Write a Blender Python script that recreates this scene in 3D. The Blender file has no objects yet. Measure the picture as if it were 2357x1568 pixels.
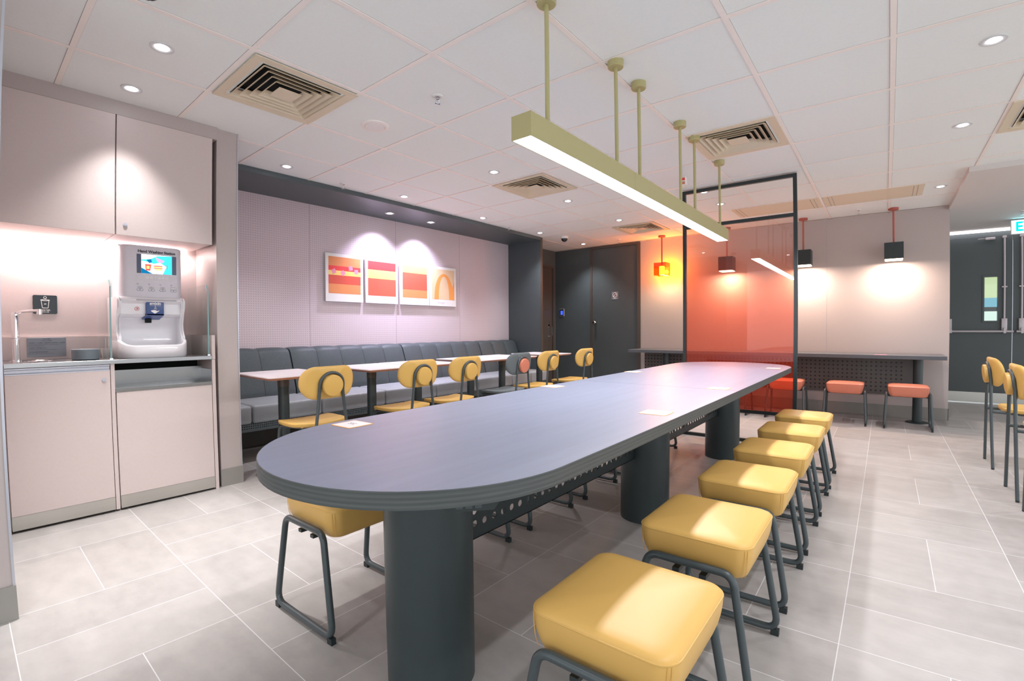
import bpy, bmesh, math, random
from mathutils import Matrix, Vector
random.seed(3)
PI = math.pi
sc = bpy.context.scene
col = sc.collection

# ------------------------------------------------------------------ camera
cam = bpy.data.cameras.new('camera')
camo = bpy.data.objects.new('camera', cam)
col.objects.link(camo)
sc.camera = camo
R3 = ((0.7784137139678847, 0.6277222364212802, -0.006073204178231497),
      (0.010102963073633859, -0.022200396212157924, -0.9997024920170781),
      (-0.6276703115839213, 0.7781207723164121, -0.02362294744212747))
mw = Matrix.Identity(4)
for i in range(3):
    mw[i][0] = R3[0][i]
    mw[i][1] = -R3[1][i]
    mw[i][2] = -R3[2][i]
mw.translation = (0, 0, 1.05)
camo.matrix_world = mw
cam.sensor_width = 36.0
cam.sensor_height = 36.0 * 1568 / 2357
cam.sensor_fit = 'HORIZONTAL'
cam.lens = 17.0
cam.clip_start = 0.02
USE_LENS = True      # wide-angle lens with the mild barrel distortion of the real one
if USE_LENS:
    cam.type = 'PANO'
    pc = cam.cycles if hasattr(cam, 'cycles') else cam
    pc.panorama_type = 'FISHEYE_LENS_POLYNOMIAL'
    pc.fisheye_fov = PI
    pc.fisheye_polynomial_k0 = 0.0
    pc.fisheye_polynomial_k1 = -0.05990872935265354
    pc.fisheye_polynomial_k2 = 0.00012472522470896957
    pc.fisheye_polynomial_k3 = 5.0807114282224244e-05
    pc.fisheye_polynomial_k4 = -1.0727784628780548e-06

# ------------------------------------------------------------------ world, view
world = bpy.data.worlds.new('hall')
sc.world = world
world.use_nodes = True
bg = world.node_tree.nodes['Background']
bg.inputs[0].default_value = (0.93, 0.97, 1.0, 1)
bg.inputs[1].default_value = 1.35
sc.view_settings.view_transform = 'Standard'
sc.view_settings.look = 'None'
sc.view_settings.gamma = 1.0
sc.view_settings.use_curve_mapping = False
sc.view_settings.exposure = 0.45
sc.cycles.use_denoising = True
sc.cycles.max_bounces = 7
sc.cycles.adaptive_threshold = 0.015
sc.cycles.transparent_max_bounces = 16
sc.cycles.caustics_reflective = False
sc.cycles.caustics_refractive = False
sc.cycles.sample_clamp_indirect = 6.0

# ------------------------------------------------------------------ light strengths
W_DOWN = 46.0        # ceiling downlight
W_WASH = 36.0        # pair over the washing station
W_NICHE = 85.0       # violet pair in the bench recess
W_LINEAR = 12.0      # per module of the long pendant
W_PEND = 10.0         # square pendants at the counter
W_ORANGE = 30.0
W_STRIP = 9.0


# ------------------------------------------------------------------ materials
def s2l(c):
    return tuple((x / 255 / 12.92) if x / 255 <= 0.04045 else ((x / 255 + 0.055) / 1.055) ** 2.4 for x in c)


class N:
    """small node helper"""
    def __init__(self, name):
        self.m = bpy.data.materials.new(name)
        self.m.use_nodes = True
        self.t = self.m.node_tree
        self.b = self.t.nodes['Principled BSDF']

    def n(self, kind, **kw):
        x = self.t.nodes.new(kind)
        for k, v in kw.items():
            setattr(x, k, v)
        return x

    def l(self, a, b):
        self.t.links.new(a, b)

    def math(self, op, a, b=None, c=None):
        x = self.n('ShaderNodeMath', operation=op)
        for i, v in enumerate((a, b, c)):
            if v is None:
                continue
            if isinstance(v, (int, float)):
                x.inputs[i].default_value = v
            else:
                self.l(v, x.inputs[i])
        return x.outputs[0]

    def mix(self, fac, a, b, blend='MIX'):
        x = self.n('ShaderNodeMix', data_type='RGBA', blend_type=blend)
        for sock, v in ((x.inputs[0], fac), (x.inputs[6], a), (x.inputs[7], b)):
            if isinstance(v, (int, float)):
                sock.default_value = v
            elif isinstance(v, (tuple, list)):
                sock.default_value = (*v[:3], 1)
            else:
                self.l(v, sock)
        return x.outputs[2]

    def pos(self):
        g = self.n('ShaderNodeNewGeometry')
        s = self.n('ShaderNodeSeparateXYZ')
        self.l(g.outputs['Position'], s.inputs[0])
        return g.outputs['Position'], s.outputs

    def noise(self, scale, detail=3.0, vec=None, rough=0.5):
        x = self.n('ShaderNodeTexNoise')
        x.inputs['Scale'].default_value = scale
        x.inputs['Detail'].default_value = detail
        x.inputs['Roughness'].default_value = rough
        if vec is not None:
            self.l(vec, x.inputs['Vector'])
        return x.outputs['Fac']

    def bump(self, h, strength=0.2, dist=0.002):
        x = self.n('ShaderNodeBump')
        x.inputs['Strength'].default_value = strength
        x.inputs['Distance'].default_value = dist
        self.l(h, x.inputs['Height'])
        self.l(x.outputs[0], self.b.inputs['Normal'])


def mat(name, rgb, rough=0.5, metal=0.0, var=0.04, scale=30.0, spec=0.5, coat=0.0, emit=None, estr=0.0, bump=0.0, alpha=None):
    q = N(name)
    c = s2l(rgb)
    tc = q.n('ShaderNodeTexCoord')
    f = q.noise(scale, 3, tc.outputs['Object'])
    lo = tuple(max(0, x * (1 - var)) for x in c)
    hi = tuple(min(1, x * (1 + var)) for x in c)
    q.l(q.mix(f, lo, hi), q.b.inputs['Base Color'])
    q.b.inputs['Roughness'].default_value = rough
    q.b.inputs['Metallic'].default_value = metal
    q.b.inputs['Specular IOR Level'].default_value = spec
    q.b.inputs['Coat Weight'].default_value = coat
    if emit:
        q.b.inputs['Emission Color'].default_value = (*s2l(emit), 1)
        q.b.inputs['Emission Strength'].default_value = estr
    if bump:
        q.bump(f, bump, 0.001)
    return q.m


def emis(name, rgb, strength):
    q = N(name)
    e = q.n('ShaderNodeEmission')
    e.inputs[0].default_value = (*s2l(rgb), 1)
    e.inputs[1].default_value = strength
    q.l(e.outputs[0], q.t.nodes['Material Output'].inputs[0])
    return q.m


def floor_mat():
    q = N('porcelain_tile_floor')
    P, s = q.pos()
    p = 0.587
    u = q.math('DIVIDE', q.math('ADD', s[0], 0.09 + 40 * p), p)
    v = q.math('DIVIDE', q.math('ADD', s[1], -1.83 + 40 * p), p)
    fu, fv = q.math('FRACT', u), q.math('FRACT', v)
    par = q.math('MODULO', q.math('ADD', q.math('FLOOR', u), q.math('FLOOR', v)), 2.0)
    g = 0.0015 / p

    def line(f, at):
        return q.math('LESS_THAN', q.math('ABSOLUTE', q.math('SUBTRACT', f, at)), g)
    edge = q.math('MAXIMUM', q.math('MAXIMUM', line(fu, 0.0), line(fu, 1.0)), q.math('MAXIMUM', line(fv, 0.0), line(fv, 1.0)))
    mid = q.math('ADD', q.math('MULTIPLY', line(fu, 0.5), par), q.math('MULTIPLY', line(fv, 0.5), q.math('SUBTRACT', 1.0, par)))
    grout = q.math('MAXIMUM', edge, mid)
    # per-tile tone
    hu = q.math('FLOOR', q.math('MULTIPLY', fu, 2.0))
    hv = q.math('FLOOR', q.math('MULTIPLY', fv, 2.0))
    half = q.math('ADD', q.math('MULTIPLY', hu, par), q.math('MULTIPLY', hv, q.math('SUBTRACT', 1.0, par)))
    wn = q.n('ShaderNodeTexWhiteNoise', noise_dimensions='3D')
    cv = q.n('ShaderNodeCombineXYZ')
    q.l(q.math('FLOOR', u), cv.inputs[0]); q.l(q.math('FLOOR', v), cv.inputs[1]); q.l(half, cv.inputs[2])
    q.l(cv.outputs[0], wn.inputs['Vector'])
    mp = q.n('ShaderNodeMapping'); mp.inputs['Scale'].default_value = (1.2, 3.2, 1)
    q.l(P, mp.inputs['Vector'])
    n1 = q.noise(2.2, 6, mp.outputs[0], 0.62)
    n2 = q.noise(14, 6, P, 0.6)
    base = q.mix(n1, s2l((126, 122, 119)), s2l((184, 179, 175)))
    base = q.mix(0.32, base, q.mix(n2, s2l((118, 114, 112)), s2l((190, 185, 181))))
    tone = q.math('MULTIPLY', wn.outputs['Value'], 0.10)
    base = q.mix(tone, base, s2l((235, 230, 226)))
    c = q.mix(grout, base, s2l((206, 204, 203)))
    q.l(c, q.b.inputs['Base Color'])
    r = q.math('ADD', 0.36, q.math('MULTIPLY', n2, 0.2))
    q.l(q.math('ADD', r, q.math('MULTIPLY', grout, 0.25)), q.b.inputs['Roughness'])
    q.b.inputs['Specular IOR Level'].default_value = 0.45
    q.bump(q.math('SUBTRACT', q.math('MULTIPLY', n2, 0.15), grout), 0.25, 0.001)
    return q.m


def ceiling_mat():
    q = N('ceiling_tile')
    P, s = q.pos()
    n1 = q.noise(90, 2, P)
    px, py = 0.604, 0.6025
    u = q.math('MULTIPLY', q.math('SUBTRACT', q.math('FRACT', q.math('DIVIDE', q.math('ADD', s[0], -0.057 + 40 * px), px)), 0.5), px)
    v = q.math('MULTIPLY', q.math('SUBTRACT', q.math('FRACT', q.math('DIVIDE', q.math('ADD', s[1], -0.36 + 40 * py), py)), 0.5), py)
    # thin shadow gap beside the bars
    du = q.math('SUBTRACT', px / 2, q.math('ABSOLUTE', u))
    dv = q.math('SUBTRACT', py / 2, q.math('ABSOLUTE', v))
    d = q.math('MINIMUM', du, dv)
    gap = q.math('LESS_THAN', d, 0.0138)
    c = q.mix(n1, s2l((233, 237, 236)), s2l((239, 243, 242)))
    q.l(q.mix(gap, c, s2l((110, 108, 108))), q.b.inputs['Base Color'])
    q.b.inputs['Roughness'].default_value = 0.75
    q.b.inputs['Specular IOR Level'].default_value = 0.25
    return q.m


def laminate(name, rgb):
    q = N(name)
    P, s = q.pos()
    m1 = q.n('ShaderNodeMapping'); m1.inputs['Scale'].default_value = (60, 60, 900)
    m2 = q.n('ShaderNodeMapping'); m2.inputs['Scale'].default_value = (700, 700, 45)
    q.l(P, m1.inputs['Vector']); q.l(P, m2.inputs['Vector'])
    a = q.noise(1.0, 2, m1.outputs[0]); b = q.noise(1.0, 2, m2.outputs[0])
    f = q.math('MULTIPLY', q.math('ADD', a, b), 0.5)
    c = s2l(rgb)
    q.l(q.mix(f, tuple(x * 0.86 for x in c), tuple(min(1, x * 1.1) for x in c)), q.b.inputs['Base Color'])
    q.b.inputs['Roughness'].default_value = 0.45
    q.bump(f, 0.08, 0.0006)
    return q.m


def pegboard():
    q = N('perforated_acoustic_panel')
    P, s = q.pos()
    sp = 0.0224
    fy = q.math('SUBTRACT', q.math('FRACT', q.math('DIVIDE', q.math('ADD', s[1], 5.0), sp)), 0.5)
    fz = q.math('SUBTRACT', q.math('FRACT', q.math('DIVIDE', s[2], sp)), 0.5)
    r2 = q.math('ADD', q.math('MULTIPLY', fy, fy), q.math('MULTIPLY', fz, fz))
    dot = q.math('LESS_THAN', r2, 0.018)
    seam = 0.0
    for y in (2.503, 3.607, 4.684):
        t = q.math('LESS_THAN', q.math('ABSOLUTE', q.math('SUBTRACT', s[1], y)), 0.0022)
        seam = t if isinstance(seam, float) else q.math('MAXIMUM', seam, t)
    n = q.noise(120, 2, P)
    c = q.mix(n, s2l((206, 192, 198)), s2l((214, 200, 206)))
    c = q.mix(seam, c, s2l((150, 138, 144)))
    c = q.mix(dot, c, s2l((132, 122, 131)))
    q.l(c, q.b.inputs['Base Color'])
    q.b.inputs['Roughness'].default_value = 0.6
    return q.m


def perf_panel():
    q = N('perforated_dark_panel')
    P, s = q.pos()
    fx = q.math('SUBTRACT', q.math('FRACT', q.math('DIVIDE', q.math('ADD', s[0], 9.0), 0.0495)), 0.5)
    fz = q.math('SUBTRACT', q.math('FRACT', q.math('DIVIDE', q.math('ADD', s[2], 0.01), 0.048)), 0.5)
    r2 = q.math('ADD', q.math('MULTIPLY', fx, fx), q.math('MULTIPLY', fz, fz))
    dot = q.math('MULTIPLY', q.math('LESS_THAN', r2, 0.045), q.math('LESS_THAN', s[0], 0.19))
    n = q.noise(8, 3, P)
    c = q.mix(n, s2l((84, 80, 79)), s2l((98, 93, 91)))
    q.l(q.mix(dot, c, s2l((20, 20, 20))), q.b.inputs['Base Color'])
    q.b.inputs['Roughness'].default_value = 0.4
    q.bump(q.math('SUBTRACT', 1.0, dot), 0.6, 0.004)
    return q.m


def fabric(name, lo, hi, scale=420, rough=0.75):
    q = N(name)
    tc = q.n('ShaderNodeTexCoord')
    f = q.noise(scale, 4, tc.outputs['Object'], 0.8)
    r = q.n('ShaderNodeValToRGB')
    r.color_ramp.elements[0].position = 0.36; r.color_ramp.elements[0].color = (*s2l(lo), 1)
    r.color_ramp.elements[1].position = 0.68; r.color_ramp.elements[1].color = (*s2l(hi), 1)
    q.l(f, r.inputs[0])
    q.l(r.outputs[0], q.b.inputs['Base Color'])
    q.b.inputs['Roughness'].default_value = rough
    q.b.inputs['Specular IOR Level'].default_value = 0.3
    q.bump(f, 0.1, 0.0008)
    return q.m


def wood_top():
    q = N('dark_stained_laminate')
    P, s = q.pos()
    m1 = q.n('ShaderNodeMapping'); m1.inputs['Scale'].default_value = (26, 1.6, 26)
    q.l(P, m1.inputs['Vector'])
    a = q.noise(1.0, 6, m1.outputs[0], 0.6)
    b = q.noise(1.1, 3, P)
    c = q.mix(a, s2l((120, 127, 144)), s2l((144, 150, 170)))
    c = q.mix(q.math('MULTIPLY', b, 0.35), c, s2l((114, 119, 136)))
    q.l(c, q.b.inputs['Base Color'])
    q.b.inputs['Roughness'].default_value = 0.36
    q.b.inputs['Specular IOR Level'].default_value = 0.5
    return q.m


def ply_edge():
    q = N('layered_ply_edge')
    P, s = q.pos()
    w = q.math('SINE', q.math('MULTIPLY', s[2], 2 * PI / 0.0105))
    m1 = q.n('ShaderNodeMapping'); m1.inputs['Scale'].default_value = (9, 9, 300)
    q.l(P, m1.inputs['Vector'])
    a = q.noise(1.0, 4, m1.outputs[0])
    f = q.math('ADD', q.math('MULTIPLY', w, 0.25), a)
    q.l(q.mix(f, s2l((56, 62, 63)), s2l((84, 88, 88))), q.b.inputs['Base Color'])
    q.b.inputs['Roughness'].default_value = 0.5
    return q.m


def steel(name, rgb=(200, 198, 192), rough=0.32):
    q = N(name)
    P, s = q.pos()
    m1 = q.n('ShaderNodeMapping'); m1.inputs['Scale'].default_value = (400, 4, 400)
    q.l(P, m1.inputs['Vector'])
    a = q.noise(1.0, 3, m1.outputs[0])
    c = s2l(rgb)
    q.l(q.mix(a, tuple(x * 0.88 for x in c), c), q.b.inputs['Base Color'])
    q.b.inputs['Metallic'].default_value = 1.0
    q.b.inputs['Roughness'].default_value = rough
    return q.m


def clear_glass(name, tint, gloss=0.08, rough=0.02):
    """thin sheet: tinted see-through plus mirror-like sheen"""
    q = N(name)
    t = q.n('ShaderNodeBsdfTransparent'); t.inputs[0].default_value = (*tint, 1)
    g = q.n('ShaderNodeBsdfGlossy'); g.inputs['Roughness'].default_value = rough
    g.inputs[0].default_value = (1, 1, 1, 1)
    lw = q.n('ShaderNodeLayerWeight'); lw.inputs[0].default_value = 0.5
    mx = q.n('ShaderNodeMixShader')
    q.l(q.math('ADD', q.math('MULTIPLY', q.math('POWER', lw.outputs['Facing'], 4.0), 0.6), 0.035 + gloss), mx.inputs[0])
    q.l(t.outputs[0], mx.inputs[1]); q.l(g.outputs[0], mx.inputs[2])
    q.l(mx.outputs[0], q.t.nodes['Material Output'].inputs[0])
    return q.m


def film_glass():
    """screen panel: translucent film whose colour deepens from faint rose (top) to orange-red (bottom)"""
    q = N('graded_red_film_glass')
    P, s = q.pos()
    mr = q.n('ShaderNodeMapRange')
    mr.inputs['From Min'].default_value = 1.15; mr.inputs['From Max'].default_value = 1.8
    q.l(s[2], mr.inputs['Value'])
    ramp = q.n('ShaderNodeValToRGB')
    e = ramp.color_ramp.elements
    e[0].position = 0.0; e[0].color = (*s2l((255, 206, 190)), 1)
    e[1].position = 1.0; e[1].color = (*s2l((254, 247, 244)), 1)
    x = e.new(0.45); x.color = (*s2l((254, 214, 198)), 1)
    q.l(mr.outputs[0], ramp.inputs[0])
    t = q.n('ShaderNodeBsdfTransparent'); q.l(ramp.outputs[0], t.inputs[0])
    d = q.n('ShaderNodeBsdfTranslucent'); d.inputs[0].default_value = (*s2l((240, 90, 60)), 1)
    df = q.n('ShaderNodeBsdfDiffuse'); df.inputs[0].default_value = (*s2l((228, 88, 62)), 1)
    dd = q.n('ShaderNodeMixShader'); dd.inputs[0].default_value = 0.5
    q.l(d.outputs[0], dd.inputs[1]); q.l(df.outputs[0], dd.inputs[2])
    m1 = q.n('ShaderNodeMixShader')
    fm = q.n('ShaderNodeMapRange')
    fm.inputs['From Min'].default_value = 1.1; fm.inputs['From Max'].default_value = 2.1
    fm.inputs['To Min'].default_value = 0.12; fm.inputs['To Max'].default_value = 0.03
    q.l(s[2], fm.inputs['Value'])
    q.l(fm.outputs[0], m1.inputs[0])
    q.l(t.outputs[0], m1.inputs[1]); q.l(dd.outputs[0], m1.inputs[2])
    g = q.n('ShaderNodeBsdfGlossy'); g.inputs['Roughness'].default_value = 0.02
    lw = q.n('ShaderNodeLayerWeight'); lw.inputs[0].default_value = 0.5
    m2 = q.n('ShaderNodeMixShader')
    q.l(q.math('ADD', q.math('MULTIPLY', q.math('POWER', lw.outputs['Facing'], 4.0), 0.6), 0.05), m2.inputs[0])
    q.l(m1.outputs[0], m2.inputs[1]); q.l(g.outputs[0], m2.inputs[2])
    q.l(m2.outputs[0], q.t.nodes['Material Output'].inputs[0])
    return q.m


M = dict(
    floor=floor_mat(), ceil=ceiling_mat(), lam=laminate('taupe_linen_laminate', (208, 194, 191)),
    lamwall=laminate('taupe_wall_panel', (186, 175, 172)), peg=pegboard(),
    bar=mat('ceiling_bar_paint', (244, 236, 231), 0.5, var=0.02),
    soffit=mat('plaster_white', (212, 206, 203), 0.7, var=0.02),
    dark=mat('charcoal_panel', (80, 89, 92), 0.45, var=0.06, scale=4),
    doordark=mat('charcoal_door', (74, 81, 83), 0.45, var=0.10, scale=3),
    brown=mat('dark_brown_metal_frame', (78, 72, 67), 0.4, var=0.05),
    skirt=mat('grey_stone_skirting', (146, 143, 138), 0.45, var=0.09, scale=9),
    black=mat('matt_black_metal', (34, 44, 46), 0.42, var=0.05),
    tube=mat('dark_grey_powder_coat', (66, 75, 78), 0.33, var=0.03),
    colm=mat('table_column_paint', (50, 60, 62), 0.4, var=0.05),
    must=mat('mustard_vinyl', (214, 171, 96), 0.42, var=0.02, scale=8, spec=0.4),
    mustsh=mat('mustard_shell', (212, 171, 94), 0.38, var=0.02, scale=8, spec=0.4),
    oran=mat('salmon_vinyl', (208, 128, 104), 0.42, var=0.03, scale=8, spec=0.4),
    greysh=fabric('grey_felt', (84, 92, 94), (118, 125, 127), 300),
    back=fabric('speckled_charcoal_vinyl', (52, 60, 63), (98, 106, 110), 330, 0.5),
    seat=mat('grey_seat_vinyl', (152, 156, 160), 0.45, var=0.02, scale=6),
    olive=mat('olive_yellow_metal', (176, 168, 120), 0.42, var=0.02),
    woodtop=wood_top(), ply=ply_edge(),
    white=mat('white_gloss_plastic', (232, 230, 234), 0.18, var=0.01, coat=0.4),
    towerg=mat('lilac_grey_plastic', (208, 204, 212), 0.35, var=0.01),
    whitem=mat('white_matt', (232, 230, 228), 0.5, var=0.02),
    grey=mat('grey_plastic', (168, 166, 172), 0.5, var=0.02),
    cream=mat('cream_metal', (222, 208, 184), 0.5, var=0.02),
    void=mat('dark_void', (18, 22, 22), 0.9, var=0.1),
    steel=steel('brushed_steel'), steeld=steel('worktop_steel', (176, 176, 177), 0.26), chrome=mat('chrome', (225, 225, 228), 0.08, 1.0, var=0.01),
    alum=mat('satin_aluminium', (196, 198, 208), 0.35, 0.6, var=0.02),
    copper=mat('copper_brown_edge', (166, 116, 96), 0.4, var=0.05),
    ttop=mat('white_laminate', (238, 228, 230), 0.35, var=0.01),
    navy=mat('navy_plastic', (62, 86, 140), 0.35, var=0.02),
    ink=mat('dark_ink', (48, 50, 60), 0.6, var=0.02),
    blackgl=mat('black_gloss', (16, 20, 28), 0.12, var=0.1),
    plate=mat('grey_engraved_plate', (128, 130, 138), 0.4, 0.3, var=0.02),
    tub=mat('slate_grey_plastic', (120, 132, 140), 0.45, var=0.02),
    glass=clear_glass('clear_glass', (0.96, 0.985, 0.98), 0.0),
    gedge=mat('green_glass_edge', (120, 158, 158), 0.15, var=0.05),
    film=film_glass(), perf=perf_panel(),
    amber=clear_glass('amber_glass', (1.0, 0.54, 0.08), 0.02),
    bulb=emis('bulb_glow', (255, 244, 214), 14.0),
    lens=emis('downlight_glow', (246, 246, 255), 22.0),
    ring=mat('white_trim_ring', (214, 214, 216), 0.4, var=0.02),
    tube_glow=emis('linear_diffuser_glow', (250, 248, 255), 9.0),
    warm=emis('warm_diffuser_glow', (255, 226, 190), 9.0),
    terra=mat('terracotta_metal', (176, 92, 78), 0.45, var=0.03),
    orange_border=mat('orange_print', (246, 176, 90), 0.4, var=0.03),
    cardw=mat('white_card', (246, 242, 240), 0.3, var=0.01),
    handle=mat('pale_lilac_metal', (190, 182, 186), 0.35, 0.2, var=0.02),
    red=mat('print_red', (236, 72, 72), 0.55, var=0.04, scale=5),
    ored=mat('print_orange_red', (240, 98, 76), 0.55, var=0.12, scale=5),
    brick=mat('print_brick', (214, 88, 70), 0.55, var=0.10, scale=5),
    por=mat('print_orange', (226, 144, 92), 0.55, var=0.06, scale=5),
    por2=mat('print_arch_orange', (238, 158, 84), 0.55, var=0.04, scale=5),
    pyel=mat('print_yellow', (248, 212, 120), 0.55, var=0.04, scale=5),
    pbei=mat('print_beige', (226, 196, 160), 0.55, var=0.03, scale=5),
    ppink=mat('print_pink', (232, 148, 172), 0.55, var=0.03, scale=5),
    scr_w=emis('screen_white', (232, 246, 255), 1.6), scr_c=emis('screen_cyan', (70, 205, 235), 1.2),
    scr_b=emis('screen_blue', (20, 120, 170), 1.0), scr_r=emis('screen_red', (225, 90, 80), 1.1),
    scr_y=emis('screen_yellow', (235, 225, 120), 1.2), scr_p=emis('screen_pink', (235, 165, 205), 1.2),
    scr_d=mat('screen_bezel', (66, 74, 104), 0.3, var=0.02),
    lcd=emis('blue_lcd', (60, 90, 250), 1.4),
    exit_p=emis('exit_panel', (170, 244, 250), 2.2), exit_l=emis('exit_letters', (0, 205, 215), 1.3),
    led=emis('led_strip_glow', (255, 214, 208), 14.0), corr=emis('corridor_light', (255, 246, 248), 3.0),
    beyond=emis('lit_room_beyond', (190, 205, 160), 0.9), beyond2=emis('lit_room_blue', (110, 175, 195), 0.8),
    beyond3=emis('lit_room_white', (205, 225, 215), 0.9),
    smoke=mat('smoked_dome', (30, 36, 38), 0.08, var=0.1),
)


# ------------------------------------------------------------------ mesh helpers
class B:
    """collects geometry that becomes ONE mesh object"""
    def __init__(self):
        self.bm = bmesh.new()
        self.mats = []
        self.cur = 0

    def mat(self, m):
        if m not in self.mats:
            self.mats.append(m)
        self.cur = self.mats.index(m)
        return self

    def _tag(self, before):
        for f in self.bm.faces:
            if f.index == -1 or f not in before:
                f.material_index = self.cur

    def add(self, verts, faces):
        vs = [self.bm.verts.new(v) for v in verts]
        for f in faces:
            try:
                x = self.bm.faces.new([vs[i] for i in f])
                x.material_index = self.cur
            except ValueError:
                pass
        return vs

    def box(self, x0, x1, y0, y1, z0, z1, bev=0.0, seg=2):
        if bev <= 0:
            v = [(x, y, z) for x in (x0, x1) for y in (y0, y1) for z in (z0, z1)]
            self.add(v, [(0, 1, 3, 2), (4, 6, 7, 5), (0, 4, 5, 1), (2, 3, 7, 6), (0, 2, 6, 4), (1, 5, 7, 3)])
            return self
        t = bmesh.new()
        bmesh.ops.create_cube(t, size=1)
        for v in t.verts:
            v.co = Vector(((x0 + x1) / 2 + v.co.x * (x1 - x0), (y0 + y1) / 2 + v.co.y * (y1 - y0), (z0 + z1) / 2 + v.co.z * (z1 - z0)))
        bmesh.ops.bevel(t, geom=t.edges[:], offset=bev, segments=seg, affect='EDGES', profile=0.5)
        self.merge(t)
        return self

    def merge(self, t, mtx=None):
        if mtx is not None:
            t.transform(mtx)
        t.verts.index_update()
        self.add([v.co.copy() for v in t.verts], [[v.index for v in f.verts] for f in t.faces])
        t.free()

    def cyl(self, c, r, h, axis='Z', seg=24, r2=None):
        """from c along axis by h"""
        r2 = r if r2 is None else r2
        vs = []
        for k, (rr, d) in enumerate(((r, 0), (r2, h))):
            for i in range(seg):
                a = 2 * PI * i / seg
                p = (rr * math.cos(a), rr * math.sin(a), d)
                if axis == 'X':
                    p = (p[2], p[0], p[1])
                elif axis == 'Y':
                    p = (p[1], p[2], p[0])
                vs.append((c[0] + p[0], c[1] + p[1], c[2] + p[2]))
        f = [(i, (i + 1) % seg, seg + (i + 1) % seg, seg + i) for i in range(seg)]
        f += [tuple(range(seg))[::-1], tuple(range(seg, 2 * seg))]
        self.add(vs, f)
        return self

    def lathe(self, c, prof, seg=32, cap=True):
        vs = []
        for r, z in prof:
            for i in range(seg):
                a = 2 * PI * i / seg
                vs.append((c[0] + r * math.cos(a), c[1] + r * math.sin(a), c[2] + z))
        f = []
        for k in range(len(prof) - 1):
            for i in range(seg):
                j = (i + 1) % seg
                f.append((k * seg + i, k * seg + j, (k + 1) * seg + j, (k + 1) * seg + i))
        if cap:
            f.append(tuple(range(seg))[::-1])
            f.append(tuple((len(prof) - 1) * seg + i for i in range(seg)))
        self.add(vs, f)
        return self

    def prism(self, poly, d0, d1, axis='Z'):
        """poly of (a,b) extruded d0..d1 on axis: Z->(a,b,d) X->(d,a,b) Y->(a,d,b)"""
        n = len(poly)
        def P(a, b, d):
            return {'Z': (a, b, d), 'X': (d, a, b), 'Y': (a, d, b)}[axis]
        vs = [P(a, b, d0) for a, b in poly] + [P(a, b, d1) for a, b in poly]
        f = [(i, (i + 1) % n, n + (i + 1) % n, n + i) for i in range(n)]
        f += [tuple(range(n))[::-1], tuple(range(n, 2 * n))]
        self.add(vs, f)
        return self

    def tube(self, pts, r, seg=10, closed=False):
        pts = [Vector(p) for p in pts]
        n = len(pts)
        vs, f = [], []
        up = None
        for i, p in enumerate(pts):
            if closed:
                d = pts[(i + 1) % n] - pts[i - 1]
            else:
                d = pts[min(i + 1, n - 1)] - pts[max(i - 1, 0)]
            d.normalize()
            if up is None:
                up = d.orthogonal().normalized()
            up = (up - d * up.dot(d)).normalized()
            sd = d.cross(up)
            for k in range(seg):
                a = 2 * PI * k / seg
                vs.append(p + (up * math.cos(a) + sd * math.sin(a)) * r)
        rng = n if closed else n - 1
        for i in range(rng):
            j = (i + 1) % n
            for k in range(seg):
                l = (k + 1) % seg
                f.append((i * seg + k, i * seg + l, j * seg + l, j * seg + k))
        if not closed:
            f.append(tuple(range(seg))[::-1])
            f.append(tuple((n - 1) * seg + k for k in range(seg)))
        self.add(vs, f)
        return self

    def build(self, name, m=None, parent=None, smooth=35, loc=None):
        bmesh.ops.recalc_face_normals(self.bm, faces=self.bm.faces[:])
        me = bpy.data.meshes.new(name)
        self.bm.to_mesh(me)
        self.bm.free()
        for x in (self.mats or [m]):
            me.materials.append(x)
        if smooth:
            me.polygons.foreach_set('use_smooth', [True] * len(me.polygons))
            me.set_sharp_from_angle(angle=math.radians(smooth))
        o = bpy.data.objects.new(name, me)
        col.objects.link(o)
        if parent:
            o.parent = parent
        if loc:
            o.location = loc
        return o


def rounded(pts, r, n=6, closed=False):
    """polyline with filleted corners (3D)"""
    pts = [Vector(p) for p in pts]
    out = []
    m = len(pts)
    for i, p in enumerate(pts):
        if not closed and i in (0, m - 1):
            out.append(p)
            continue
        a = pts[i - 1] - p
        b = pts[(i + 1) % m] - p
        ang = a.angle(b)
        d = min(r / math.tan(ang / 2), a.length * 0.49, b.length * 0.49)
        p0 = p + a.normalized() * d
        p1 = p + b.normalized() * d
        for k in range(n + 1):
            t = k / n
            out.append(p0 * (1 - t) ** 2 + p * 2 * t * (1 - t) + p1 * t * t)
    return out


def rrect(x0, x1, y0, y1, r, n=6):
    out = []
    for cx, cy, a0 in ((x1 - r, y1 - r, 0), (x0 + r, y1 - r, 90), (x0 + r, y0 + r, 180), (x1 - r, y0 + r, 270)):
        for k in range(n + 1):
            a = math.radians(a0 + 90 * k / n)
            out.append((cx + r * math.cos(a), cy + r * math.sin(a)))
    return out


def tag(o, label=None, cat=None, group=None, kind=None):
    if label: o['label'] = label
    if cat: o['category'] = cat
    if group: o['group'] = group
    if kind: o['kind'] = kind
    return o


def thing(name, label, cat, loc=(0, 0, 0), rz=0.0, group=None):
    o = bpy.data.objects.new(name, None)
    o.empty_display_size = 0.1
    col.objects.link(o)
    o.location = loc
    o.rotation_euler = (0, 0, rz)
    return tag(o, label, cat, group)


def kids(o):
    return [c for c in bpy.data.objects if c.parent == o]


def dup(root, loc, rz=None, label=None, group=None):
    r = root.copy()
    col.objects.link(r)
    r.location = loc
    if rz is not None:
        r.rotation_euler = (0, 0, rz)
    if label: r['label'] = label
    if group: r['group'] = group
    for ch in kids(root):
        c = ch.copy(); col.objects.link(c); c.parent = r
        for g in kids(ch):
            d = g.copy(); col.objects.link(d); d.parent = c
    return r


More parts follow.
